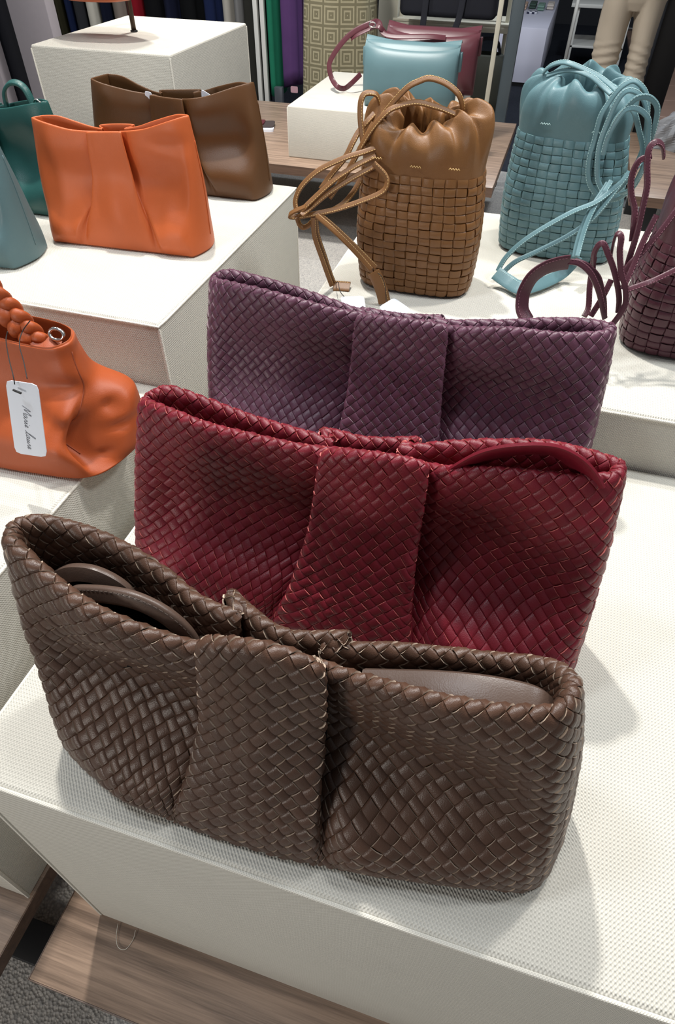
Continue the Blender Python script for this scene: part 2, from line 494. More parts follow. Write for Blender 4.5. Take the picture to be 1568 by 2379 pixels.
plinth('cream linen plinth at upper left carrying the orange and brown pleated clutches', (-1.0, .591, -.5), (-.0934, 1.179, .105))
plinth('cream linen plinth at right carrying the three drawstring pouches', (.0786, .607, -.5), (1.02, 1.223, .0834))
plinth('low cream linen plinth in the background under the two flap bags', (-.901, 3.292, -.5), (-.10, 4.09, -.269), pipe=False)
plinth('tall cream linen plinth at the top left with a thin stand on it', (-1.097, 1.754, -.5), (-.656, 2.296, .2), pipe=False)

# loose thread on the front bench
tag(tube('thread', [(.030, -.003, -.4975), (.036, -.018, -.4985), (.045, -.028, -.4985), (.056, -.027, -.4985), (.06, -.014, -.4985), (.058, -.003, -.4975)], .0004, M['linen_top'], None, 6, 5),
    'loose cream thread curled on the walnut bench in the foreground', 'thread')

# ------------------------------------------------------------------ leather surfaces
class Surf:
    """closed surface from levels of control loops: levels (nl, nc, 3)"""
    def __init__(self, levels, nu=8, nv=6, dents=()):
        L = np.asarray(levels, float)
        A = catmull(np.transpose(L, (1, 0, 2)), nu, True)          # (nc*nu, nl, 3)
        G = catmull(np.transpose(A, (1, 0, 2)), nv, False)         # (NV, NU, 3)
        self.nv = nv
        for (c, r, d) in dents:
            q = np.linalg.norm((G - np.array(c))/np.array(r), axis=2)
            G = G + np.exp(-q**2)[..., None]*np.array(d)
        self.G = G
        NV, NU, _ = G.shape
        du = np.linalg.norm(np.roll(G, -1, 1) - G, axis=2)
        self.U = np.concatenate([[0], np.cumsum(du.mean(0))])
        dv = np.linalg.norm(np.diff(G, axis=0), axis=2)
        self.V = np.concatenate([[0], np.cumsum(dv.mean(1))])
        tu = np.roll(G, -1, 1) - np.roll(G, 1, 1)
        tv = np.gradient(G, axis=0)
        n = np.cross(tu, tv); n /= np.linalg.norm(n, axis=2)[..., None] + 1e-12
        self.Nm = n
        self.L = self.U[-1]; self.H = self.V[-1]
    def ev(self, u, v):
        G, NV, NU = self.G, self.G.shape[0], self.G.shape[1]
        u = np.mod(u, self.L)
        fu = np.interp(u, self.U, np.arange(NU+1)); fv = np.interp(v, self.V, np.arange(NV))
        i = np.clip(np.floor(fu).astype(int), 0, NU-1); a = (fu - i)[..., None]; i2 = (i+1) % NU; i = i % NU
        j = np.clip(np.floor(fv).astype(int), 0, NV-2); b = (fv - j)[..., None]; j2 = j+1
        def bl(X): return (X[j, i]*(1-a) + X[j, i2]*a)*(1-b) + (X[j2, i]*(1-a) + X[j2, i2]*a)*b
        n = bl(self.Nm); n /= np.linalg.norm(n, axis=-1)[..., None] + 1e-12
        return bl(G), n

def sheet(name, S, mat, parent, off=0.0, rows=None, bottom=True, deep=None, sharp=None, colstep=1):
    """plain surface over the grid, capped at the bottom and optionally closed deep inside"""
    G = S.G + S.Nm*off
    if rows is not None: G = G[rows[0]:rows[1]]
    G = G[:, ::colstep]
    if deep is not None:
        last = G[-1]; c = last.mean(0)
        add = []
        for f, zz in ((.5, None), (1, deep)):
            r = last.copy(); z1 = deep
            r[:, 2] = last[:, 2]*(1-f) + z1*f
            r[:, :2] = c[:2] + (last[:, :2] - c[:2])*(1 - .06*f)
            add.append(r)
        G = np.concatenate([G, np.array(add)])
    nv, nu, _ = G.shape
    V = G.reshape(-1, 3)
    j, i = np.meshgrid(np.arange(nv-1), np.arange(nu), indexing='ij')
    i2 = (i+1) % nu
    F = np.stack([j*nu+i, j*nu+i2, (j+1)*nu+i2, (j+1)*nu+i], -1).reshape(-1, 4)
    F = [tuple(f) for f in F]
    V = [tuple(v) for v in V]
    if bottom:
        c = np.mean(G[0], 0); k = len(V); V.append(tuple(c))
        F += [((a+1) % nu, a, k) for a in range(nu)]
    if deep is not None:
        c = np.mean(G[-1], 0); k = len(V); V.append(tuple(c)); b0 = (nv-1)*nu
        F += [(b0+a, b0+(a+1) % nu, k) for a in range(nu)]
    return quads(name, V, F, mat, parent, smooth=True, sharp=sharp)

OFF = np.array([.05, .2, .5, .8, .95])
def strip_mesh(pos, nrm, hts, th, name, mats, parent):
    """pos,nrm: (rows, 3 edge pts, 3); hts (rows,3)"""
    R = pos.shape[0]
    cols = [pos[:, 0] + nrm[:, 0]*(hts[:, 0]-th)[:, None], pos[:, 0] + nrm[:, 0]*hts[:, 0][:, None], pos[:, 1] + nrm[:, 1]*hts[:, 1][:, None],
            pos[:, 2] + nrm[:, 2]*hts[:, 2][:, None], pos[:, 2] + nrm[:, 2]*(hts[:, 2]-th)[:, None]]
    V = np.stack(cols, 1).reshape(-1, 3)
    r, c = np.meshgrid(np.arange(R-1), np.arange(4), indexing='ij')
    F = np.stack([r*5+c, r*5+c+1, (r+1)*5+c+1, (r+1)*5+c], -1).reshape(-1, 4)
    mi = np.isin(c.ravel(), (0, 3)).astype(int)
    return quads(name, V, F, mats, parent, midx=mi, smooth=True, sharp=52)

def prof(x): return np.power(np.clip(np.sin(np.pi*x), 0, 1), .42)

def weave_diagonal(S, pitch, A, th, mats, parent, wide=.935):
    n = int(round(S.L/pitch)); m = S.L/n; H = S.H
    E = np.array([.5-wide/2, .5, .5+wide/2])
    crown = np.array([0, 1, 0])*A*.30
    for fam in (0, 1):
        for i in range(n):
            jit = RNG.normal(0, A*.10)
            if fam == 0: k0, k1 = math.floor(i - 2*H/m) , i + 1
            else: k0, k1 = i, math.ceil(i + 1 + 2*H/m)
            t = (np.arange(k0, k1+1)[:, None] + OFF[None, :]).ravel()
            e = i + E
            T, Eg = np.meshgrid(t, e, indexing='ij')
            if fam == 0:
                p, q = Eg, T
                V = np.clip((p-q)*m/2, 0, H); q2 = p - 2*V/m; U = m*(p+q2)/2
                Vc = (e[1]-t)*m/2
            else:
                p, q = T, Eg
                V = np.clip((p-q)*m/2, 0, H); p2 = q + 2*V/m; U = m*(p2+q)/2
                Vc = (t-e[1])*m/2
            keep = (Vc > -m*.45) & (Vc < H + m*.45)
            k = np.floor(t).astype(int); fr = t - k
            over = ((i + k) % 2 == 0) if fam == 0 else ((i + k) % 2 == 1)
            cell = RNG.normal(1, .10, size=2000)[(k - k0)]
            h = np.where(over, A*prof(fr)*cell, -A*prof(fr)) + jit
            hts = h[:, None] + crown[None, :]*np.where(over, 1, .4)[:, None]
            P, Nn = S.ev(U[keep], V[keep])
            if fam == 1: P, Nn, hh = P[:, ::-1], Nn[:, ::-1], hts[keep][:, ::-1]
            else: hh = hts[keep]
            if fam == 0: P, Nn, hh = P[::-1], Nn[::-1], hh[::-1]
            strip_mesh(P, Nn, hh, th, 'leather_strip', mats, parent)

def weave_upright(S, n, rows, V1, A, th, mats, parent, wide=.91):
    m = S.L/n; r = V1/rows
    E = np.array([.5-wide/2, .5, .5+wide/2]); crown = np.array([0, 1, 0])*A*.30
    for i in range(n):                                      # upright strips
        t = (np.arange(0, rows+1)[:, None] + OFF[None, :]).ravel(); t = t[t < rows + .6]
        T, Eg = np.meshgrid(t, i + E, indexing='ij')
        k = np.floor(t).astype(int); fr = t - k
        over = (i + k) % 2 == 0
        h = np.where(over, A*prof(fr), -A*prof(fr)); h[k >= rows] = -A*.6
        P, Nn = S.ev(m*(Eg + .06*np.sin(T*1.3 + i)), np.clip(T*r, 0, S.H))
        strip_mesh(P, Nn, h[:, None] + crown[None, :], th, 'upright_strip', mats, parent)
    for j in range(rows):                                   # round strips
        t = (np.arange(0, n)[:, None] + OFF[None, :]).ravel(); t = np.append(t, n + .05)
        T, Eg = np.meshgrid(t, j + E, indexing='ij')
        k = np.floor(t).astype(int); fr = t - k
        over = (j + k) % 2 == 1
        h = np.where(over, A*prof(fr), -A*prof(fr))
        P, Nn = S.ev(m*T, (Eg + .05*np.sin(T*1.7 + j))*r)
        strip_mesh(P[:, ::-1], Nn[:, ::-1], (h[:, None] + crown[None, :])[:, ::-1], th, 'round_strip', mats, parent)

# ------------------------------------------------------------------ pleated clutches
def clutch_levels(rim, bot, roll=.0048, deep=.05, belly=.010, waist=1.0, foldcols=(5, 11, 21, 25), endb=.5, soft=False, panel=(6, 7, 8, 9, 10, 22, 23, 24), zb=.004, pin=None):
    """31 control columns round the bag, left end first, front then back"""
    R = np.array(rim, float); B = np.array([(x, y, zb) for x, y in bot], float)
    nc = len(R)
    cx, cy = R[:, 0].mean(), R[:, 1].mean()
    tn = np.roll(R, -1, 0) - np.roll(R, 1, 0); tn[:, 2] = 0
    out = np.stack([tn[:, 1], -tn[:, 0], np.zeros(nc)], 1); out /= np.linalg.norm(out, axis=1)[:, None]
    for k in foldcols: out[k] = (0, -1, 0) if k < 16 else (0, 1, 0)
    for k in range(1, 16): out[k] = out[k]*.35 + np.array([0, -1, 0])*.65 if 2 < k < 14 else out[k]
    for k in range(17, 31): out[k] = out[k]*.35 + np.array([0, 1, 0])*.65 if 18 < k < 29 else out[k]
    out /= np.linalg.norm(out, axis=1)[:, None]
    lev = [B]
    for t, s, bl in ((.10, .10, .75), (.24, .38, 1.0), (.42, .80*waist, .35), (.62, 1.0, -.1), (.84, 1.0, .25)):
        X = np.zeros((nc, 3))
        for c in range(nc):
            sc = s
            if c in foldcols: sc = ({.10: .08, .24: .34, .42: .76, .62: .95, .84: 1.0} if not soft else {.10: .06, .24: .22, .42: .55, .62: .86, .84: .98})[t]
            elif c in (0, 1, 15, 16, 17, 29, 30): sc = {.10: .08, .24: .24, .42: .45, .62: .66, .84: .88}[t]
            elif c in (2, 14, 18, 28): sc = {.10: .09, .24: .30, .42: .66, .62: .85, .84: .95}[t]
            elif c in panel: sc = {.10: .10, .24: .30, .42: .55, .62: .78, .84: .95}[t]
            X[c] = B[c]*(1-sc) + R[c]*sc
            X[c, 2] = zb + (R[c, 2] - zb)*t
            if c not in foldcols: X[c, :2] += out[c, :2]*belly*(endb*math.sin(math.pi*t) if c in (0, 1, 15, 16, 17, 29, 30) else bl*(.4 if c in panel else 1))
        lev.append(X)
    a = R.copy(); a[:, 2] -= roll*1.15; lev.append(a)
    top = R - out*roll; top[:, 2] = R[:, 2]; lev.append(top)
    inn = R - out*roll*2; inn[:, 2] -= roll*1.15; lev.append(inn)
    d = R - out*roll*2.1; d[:, 2] -= deep*.5; lev.append(d)
    d = R - out*roll*2.1; d[:, 2] -= deep; lev.append(d)
    return lev

def scale_about_eye(rim, k):
    C = np.array((.3848, -.1256, .5644))
    return C + k*(np.array(rim, float) - C)

DATA = {'tan':[[[.1375,.84,.2907],[.1469,.8435,.296],[.1532,.847,.3127],[.1604,.8505,.3291],[.1855,.854,.3571],[.203,.8575,.3668],[.2164,.861,.3699],[.237,.8645,.3648],[.2546,.868,.3532],[.2614,.8715,.3386],[.2619,.875,.3278]],[[.2554,.865,.3305],[.2439,.8607,.3347],[.2283,.8564,.3394],[.2018,.8521,.3434],[.1767,.8479,.3375],[.1621,.8436,.3292],[.1431,.8393,.3074],[.129,.835,.2842]],[[.1476,.875,.3304],[.1432,.87,.3435],[.1357,.865,.347],[.1274,.86,.3459],[.1242,.855,.3371],[.1255,.85,.3203],[.1301,.845,.3007],[.1345,.84,.2877]],[[.1556,.835,.2898],[.1349,.8275,.2829],[.1127,.82,.2764],[.0774,.8125,.2595],[.0533,.805,.2386],[.0446,.7975,.2193],[.05,.79,.2055]],[[.1549,.83,.2802],[.1281,.82,.2673],[.1014,.81,.2501],[.0738,.8,.2258],[.0561,.79,.2086]],[[.155,.825,.2684],[.1223,.815,.2507],[.0919,.805,.2315],[.0672,.795,.2112],[.0577,.785,.2045]],[[.1548,.82,.2731],[.1719,.816,.2621],[.1773,.812,.2521],[.1709,.808,.2407],[.1415,.804,.2266],[.1046,.8,.2125],[.0666,.796,.2022],[.0443,.792,.198],[.0377,.788,.2005],[.0462,.784,.2084],[.0665,.78,.2193]],[[.0491,.79,.1986],[.0514,.792,.1888],[.0567,.794,.1837],[.0642,.796,.1864],[.0691,.798,.1912],[.076,.8,.1982]],[[.0794,.79,.2052],[.1078,.79,.1857],[.1397,.79,.1598],[.1655,.79,.1356]],[[.0824,.795,.205],[.1117,.795,.1849],[.1443,.795,.1597],[.1715,.795,.137]],[[.073,.795,.1996],[.0728,.8,.1706],[.0818,.805,.138],[.09,.81,.1093],[.0957,.815,.0827]],[[.0746,.8,.198],[.0759,.805,.1691],[.0852,.81,.1364],[.0928,.815,.1075],[.0986,.82,.083]],[[.1418,.87,.3233],[.1342,.86,.315],[.1243,.85,.3032],[.1186,.84,.2918],[.1098,.83,.2733],[.0931,.82,.2531],[.0799,.81,.2345]],[[.1449,.85,.3155],[.1342,.84,.2931],[.1232,.83,.2718],[.1125,.82,.2522],[.093,.81,.224]],[[.1316,.84,.244],[.124,.8267,.2297],[.1131,.8133,.2173],[.0994,.8,.2101]]],'tan_tab1':[[.1708,.785,.1345],[.179,.785,.1201],[.1861,.785,.1039],[.1907,.785,.0848]],'tan_tab2':[[.0979,.815,.0852],[.1087,.818,.0766],[.1244,.82,.0706]],'teal':[[[.3522,1.09,.3439],[.3607,1.0808,.3543],[.3754,1.0717,.3611],[.3926,1.0625,.3611],[.4293,1.0533,.3517],[.4479,1.0442,.3445],[.4611,1.035,.3386]],[[.3586,1.08,.3417],[.3781,1.07,.3508],[.3976,1.06,.3543],[.4211,1.05,.3507],[.4424,1.04,.3406],[.455,1.03,.3349]],[[.471,1.01,.2042],[.4569,1.0127,.2191],[.4501,1.0153,.2363],[.4473,1.018,.2554],[.448,1.0207,.2749],[.4479,1.0233,.3057],[.4541,1.026,.3238],[.4625,1.0287,.34],[.4711,1.0313,.3485],[.4813,1.034,.3518],[.4949,1.0367,.3449],[.5053,1.0393,.3334],[.5131,1.042,.3143],[.5179,1.0447,.291],[.5217,1.0473,.2614],[.5172,1.05,.2264]],[[.4794,1.005,.2112],[.4683,1.0079,.2249],[.4621,1.0108,.2419],[.4574,1.0137,.2646],[.4572,1.0167,.2802],[.4595,1.0196,.2996],[.4638,1.0225,.3236],[.4708,1.0254,.338],[.4799,1.0283,.3413],[.4925,1.0312,.3373],[.5036,1.0342,.3273],[.5143,1.0371,.3066],[.52,1.04,.2808]],[[.4652,1.0,.2868],[.4686,1.0023,.3078],[.4784,1.0046,.3243],[.4887,1.0069,.3362],[.5024,1.0092,.3388],[.5134,1.0115,.3339],[.5211,1.0138,.3255],[.5248,1.0162,.3117],[.5264,1.0185,.2936],[.5267,1.0208,.2788],[.5288,1.0231,.249],[.5246,1.0254,.2177],[.5095,1.0277,.1981],[.4962,1.03,.1919]],[[.4641,.998,.2636],[.4649,1.0002,.2918],[.4754,1.0024,.3186],[.4858,1.0046,.3248],[.4997,1.0068,.3222],[.513,1.009,.3125],[.5182,1.0112,.2992],[.5254,1.0134,.2708],[.5267,1.0156,.2413],[.5189,1.0178,.2151],[.5069,1.02,.2061]],[[.4897,1.02,.3196],[.4951,1.0183,.3138],[.5054,1.0167,.2968],[.5184,1.015,.2738],[.5197,1.0133,.2568],[.5063,1.0117,.2201],[.4911,1.01,.2045]],[[.5216,1.01,.2562],[.5091,.9988,.2385],[.4867,.9875,.2151],[.4694,.9763,.2025],[.4414,.965,.1904],[.4046,.9538,.1665],[.3766,.9425,.145],[.3558,.9313,.1217],[.347,.92,.1016]],[[.5092,1.0,.2442],[.4961,.99,.2197],[.4826,.98,.1944],[.467,.97,.1746],[.4402,.96,.153],[.402,.95,.1293],[.3725,.94,.1132],[.3576,.93,.0988],[.3537,.92,.0953]],[[.4874,1.005,.2277],[.4794,.99,.2116],[.4711,.975,.1967],[.4656,.96,.1735],[.4638,.945,.1531],[.4632,.93,.138]],[[.4834,1.006,.2239],[.4753,.9918,.2081],[.467,.9776,.1928],[.4612,.9634,.1704],[.4591,.9492,.1508],[.4594,.935,.1341]]],'teal_tab':[[.3453,.9053,.105],[.3685,.8946,.098],[.3882,.8806,.098],[.4128,.901,.098],[.4436,.9433,.1],[.4576,.9584,.112],[.4629,.9558,.128]],'burg':[[[.4368,.69,.2269],[.4492,.6917,.2262],[.4638,.6933,.2173],[.4753,.695,.2038],[.485,.6967,.1881],[.494,.6983,.17],[.5006,.7,.1565]],[[.4446,.7,.2248],[.4609,.702,.2197],[.4766,.704,.2078],[.4854,.706,.1935],[.4939,.708,.1753],[.5006,.71,.1544]],[[.471,.71,.2054],[.4688,.7089,.2167],[.4654,.7078,.2324],[.4671,.7067,.2442],[.4724,.7056,.2469],[.4804,.7044,.2368],[.4908,.7033,.2221],[.5009,.7022,.2043],[.5094,.7011,.1851],[.5137,.7,.1676]],[[.4884,.72,.2201],[.4849,.717,.2402],[.4839,.714,.2548],[.4866,.711,.2589],[.4903,.708,.2549],[.4931,.705,.2409],[.5018,.702,.2178],[.5122,.699,.2007],[.518,.696,.182],[.5158,.693,.1691],[.5108,.69,.1561]],[[.5174,.78,.3255],[.5109,.7733,.3386],[.5026,.7667,.3441],[.4959,.76,.3395],[.4982,.7533,.3234],[.5048,.7467,.3031],[.507,.74,.2813],[.5092,.7333,.2547],[.5093,.7267,.2272],[.5091,.72,.2064]],[[.502,.775,.3273],[.4963,.7693,.3265],[.4891,.7636,.3228],[.4863,.7579,.3087],[.4907,.7521,.2917],[.4993,.7464,.2767],[.5028,.7407,.264],[.5069,.735,.2433]],[[.547,.75,.2824],[.5368,.74,.2602],[.5232,.73,.2363],[.5112,.72,.2211],[.5047,.71,.2036]],[[.5258,.745,.2728],[.5191,.73,.2468],[.5148,.715,.2205],[.5096,.7,.1976]],[[.5696,.725,.2227],[.5483,.7167,.2097],[.5332,.7083,.204],[.5122,.7,.1958]],[[.469,.735,.2184],[.4729,.7233,.1865],[.478,.7117,.1632],[.4751,.7,.1553]],[[.4958,.72,.1989],[.491,.71,.1797],[.4828,.7,.1566]]],'burg_tab':[[.4054,.655,.161],[.3964,.66,.1707],[.3933,.665,.1805],[.3931,.67,.1919],[.3987,.675,.2079],[.4104,.68,.2189],[.4252,.685,.2247],[.4379,.69,.2265]],'front_strap1':[[.1037,.098,.1581],[.1092,.098,.1713],[.1163,.098,.1815],[.1272,.098,.1873],[.152,.098,.1943],[.1726,.098,.1947],[.1909,.098,.186],[.203,.098,.1701],[.2081,.098,.1483]],'front_strap2':[[.0814,.108,.1633],[.0886,.1087,.1739],[.1033,.1093,.1858],[.1206,.11,.1903],[.1339,.1107,.1862],[.1432,.1113,.1774],[.1484,.112,.1634]],'front_pad':[[.321,.105,.1396],[.3404,.105,.1485],[.365,.105,.1595],[.3911,.105,.1709],[.4161,.105,.1791],[.438,.105,.1829],[.4522,.105,.1815]],'burg_strap':[[.3609,.3,.1879],[.3736,.3,.2038],[.386,.3,.2176],[.3986,.3,.2269],[.4162,.3,.2345],[.4372,.3,.2392],[.4523,.3,.235],[.464,.3,.2262],[.4754,.3,.2119]],'flap_strap':[[-.2193,3.74,-.0258],[-.2914,3.72,-.0215],[-.5047,3.7,-.0246],[-.5566,3.72,.0218],[-.5954,3.7,.0174],[-.6776,3.68,-.0185],[-.7385,3.66,-.0716],[-.7824,3.64,-.1341],[-.7863,3.63,-.1694],[-.7668,3.62,-.2131],[-.7302,3.6,-.239],[-.7071,3.6411,-.255],[-.6666,3.62,-.2253],[-.6258,3.66,-.187]],'flap_strap2':[[-.4937,3.72,-.0941],[-.5135,3.72,-.0331],[-.5395,3.7,.003],[-.5728,3.7,.0065],[-.655,3.68,-.026],[-.6881,3.68,-.0453]],'tote_braid':[[-.2255,.44,.2258],[-.2102,.44,.2069],[-.2037,.44,.1943],[-.1939,.44,.182],[-.1845,.44,.1676],[-.1748,.44,.1535],[-.1679,.44,.144]],'tote_ring':[[-.1479,.445,.1613],[-.1414,.45,.1638]],'tote_string1':[[-.1538,.425,.188],[-.166,.42,.1746],[-.1574,.4,.1703],[-.1246,.365,.1744],[-.1084,.345,.1678]],'tote_string2':[[-.1879,.42,.1709],[-.1851,.41,.1654],[-.1488,.37,.1724],[-.1257,.345,.1699],[-.1236,.34,.1607]],'tote_tag':[[-.1391,.345,.1605],[-.0967,.345,.1629],[-.1094,.33,.0668],[-.1554,.33,.0626]],'tan_tag1':[[.126,.7592,.1],[.16,.773,.1],[.1743,.7321,.1],[.1445,.7198,.1]],'tan_tag2':[[.1899,.744,.1],[.2055,.7818,.1],[.2356,.7716,.09],[.2242,.7335,.09]]}

# ------------------------------------------------------------------ the three woven clutches
RIM_FRONT = [(.058,.112,.218),(.069,.099,.217),(.105,.086,.206),(.150,.075,.196),(.212,.079,.178),(.249,.088,.182),(.232,.071,.203),(.245,.066,.215),(.277,.066,.224),(.304,.068,.219),(.320,.071,.207),(.304,.089,.182),(.333,.086,.181),(.370,.082,.190),(.420,.081,.197),(.463,.088,.204),(.476,.107,.206),
 (.474,.125,.202),(.458,.141,.189),(.42,.147,.171),(.36,.142,.162),(.303,.122,.168),(.320,.134,.172),(.272,.121,.174),(.224,.139,.180),(.240,.124,.178),(.205,.127,.178),(.17,.138,.187),(.125,.142,.205),(.080,.137,.217),(.060,.126,.218)]
BOT_FRONT = [(.070,.088),(.082,.050),(.112,.038),(.152,.028),(.186,.021),(.20,.019),(.212,.018),(.235,.017),(.28,.018),(.302,.019),(.322,.021),(.336,.023),(.356,.026),(.405,.034),(.455,.044),(.497,.056),(.513,.10),
 (.51,.142),(.47,.166),(.42,.167),(.37,.165),(.345,.163),(.33,.163),(.28,.163),(.23,.163),(.215,.163),(.195,.165),(.16,.165),(.12,.164),(.085,.150),(.072,.125)]
RIM_MID = scale_about_eye([(.036,.342,.178),(.042,.328,.180),(.075,.319,.182),(.13,.314,.176),(.215,.317,.171),(.260,.325,.170),(.241,.306,.178),(.253,.302,.187),(.29,.300,.194),(.325,.302,.194),(.342,.306,.188),(.324,.325,.172),(.36,.318,.180),(.40,.316,.191),(.455,.318,.196),(.497,.328,.199),(.508,.345,.200),
 (.500,.359,.200),(.45,.369,.198),(.413,.369,.193),(.36,.362,.184),(.308,.349,.176),(.325,.364,.178),(.276,.362,.168),(.226,.364,.167),(.243,.349,.168),(.21,.353,.168),(.156,.362,.166),(.107,.365,.173),(.063,.361,.185),(.044,.353,.182)], .931)
BOT_MID = [(.040,.265),(.052,.238),(.088,.228),(.14,.220),(.19,.214),(.206,.212),(.222,.211),(.25,.208),(.29,.206),(.335,.206),(.355,.206),(.37,.206),(.395,.206),(.43,.206),(.47,.209),(.503,.222),(.514,.265),
 (.512,.315),(.475,.352),(.44,.356),(.39,.357),(.37,.357),(.35,.357),(.29,.358),(.23,.358),(.21,.358),(.19,.358),(.14,.358),(.088,.356),(.052,.345),(.040,.31)]
RIM_BACK = scale_about_eye([(-.012,.612,.178),(.0,.597,.180),(.03,.584,.186),(.1,.577,.184),(.175,.580,.174),(.221,.589,.170),(.203,.568,.177),(.215,.564,.181),(.26,.562,.185),(.30,.564,.184),(.315,.569,.180),(.297,.588,.170),(.335,.580,.176),(.39,.578,.186),(.44,.580,.187),(.488,.592,.190),(.503,.608,.192),
 (.497,.622,.192),(.46,.630,.188),(.41,.629,.180),(.36,.624,.172),(.286,.611,.168),(.303,.626,.168),(.25,.624,.163),(.196,.626,.162),(.214,.611,.166),(.18,.615,.168),(.13,.621,.175),(.076,.626,.181),(.016,.627,.186),(-.008,.622,.181)], .9237)
BOT_BACK = [(x*1.02-.018, y+.235) for x, y in BOT_MID]

def woven_clutch(label, rim, bot, mat, edge, belly, dents=(), waist=1.0, endb=.5, A=.0018, th=.0014, deep=.055, roll=.0052):
    t = empty('woven_clutch', (float(np.mean([b[0] for b in bot])), float(np.mean([b[1] for b in bot])), 0))
    tag(t, label, 'clutch bag', 'woven leather clutches on the front plinth')
    o = np.array(t.location)
    lev = [np.asarray(l) - o for l in clutch_levels(rim, bot, roll=roll, deep=deep, belly=belly, waist=waist, endb=endb)]
    dents = [(np.array(c) - o, r, d) for c, r, d in dents]
    S = Surf(lev, 8, 7, dents)
    weave_diagonal(S, .0136, A, th, [mat, edge], t)
    sheet('backing', S, M['lining'], t, off=-(A + th + .0006), rows=(0, 6*7-2))
    sheet('lining', S, M['lining'], t, off=-(A + th + .0006), rows=(8*7+2, None), bottom=False, deep=.012)
    return t, S
clutch1, S1 = woven_clutch('dark brown woven leather clutch, nearest of the three, pleated front', RIM_FRONT, BOT_FRONT, M['brown'], M['brown_edge'], .012,
    [((.42, .06, .100), (.085, .06, .034), (0, .012, 0)), ((.15, .05, .105), (.06, .05, .03), (0, .016, 0)), ((.34, .05, .13), (.03, .04, .05), (0, .010, 0)), ((.335, .035, .085), (.016, .05, .022), (0, -.007, 0)), ((.355, .03, .05), (.024, .05, .022), (0, -.007, 0)), ((.276, .05, .11), (.028, .05, .06), (0, -.004, 0)), ((.16, .04, .03), (.03, .05, .02), (0, -.006, 0))])
clutch2, S2 = woven_clutch('burgundy woven leather clutch between the brown and the plum clutch', RIM_MID, BOT_MID, M['red'], M['red_edge'], .010,
    [((.45, .24, .11), (.06, .05, .03), (0, .010, 0)), ((.375, .24, .145), (.018, .05, .022), (0, .008, 0)), ((.352, .235, .115), (.014, .05, .020), (0, -.007, 0)), ((.376, .225, .085), (.018, .05, .020), (0, -.009, 0)), ((.41, .22, .055), (.024, .05, .018), (0, -.009, 0)), ((.29, .24, .12), (.026, .05, .06), (0, -.004, 0)), ((.20, .22, .06), (.04, .05, .025), (0, -.006, 0)), ((.12, .25, .10), (.06, .05, .03), (0, .006, 0))])
clutch3, S3 = woven_clutch('dark plum woven leather clutch, rearmost of the three', RIM_BACK, BOT_BACK, M['plum'], M['plum_edge'], .010,
    [((.42, .46, .13), (.07, .05, .03), (0, .008, 0)), ((.35, .47, .13), (.02, .05, .03), (0, .006, 0)), ((.35, .46, .09), (.02, .05, .03), (0, -.006, 0)), ((.25, .47, .12), (.026, .05, .06), (0, -.004, 0)), ((.16, .46, .08), (.05, .05, .03), (0, -.007, 0))])

def loc(pts, parent): return np.asarray(pts, float) - np.array(parent.location)
M['brown_smooth'] = leather('smooth brown strap leather', srgb(84, 67, 58), .36, .10, .08, 900)
M['red_smooth'] = leather('smooth burgundy strap leather', srgb(116, 26, 40), .36, .10, .08, 900)
M['brown_thread'] = plain('brown thread', srgb(60, 46, 38), .7)
M['red_thread'] = plain('red thread', srgb(150, 60, 66), .7)
UPZ = (0, -.55, .83)
s = strap('shoulder_strap', loc(DATA['front_strap1'], clutch1) + np.array([0, 0, -.003]), .014, .006, M['brown_smooth'], clutch1, up=(.1, -1, .35), n=10, stitch=.004, thread=M['brown_thread'])
s = strap('shoulder_strap', loc(DATA['front_strap2'], clutch1) + np.array([0, .004, -.004]), .014, .007, M['brown_smooth'], clutch1, up=(.1, -1, .45), n=10)
pad = strap('padded_handle', loc(DATA['front_pad'][1:] + [[.4585, .105, .170]], clutch1) + np.array([0, 0, -.006]), .030, .018, M['brown_smooth'], clutch1, up=(-.2, -.35, 1), n=10)
strap('shoulder_strap', loc(DATA['burg_strap'], clutch2), .030, .0042, M['red_smooth'], clutch2, up=(0, .75, .65), n=10, stitch=.005, thread=M['red_thread'])

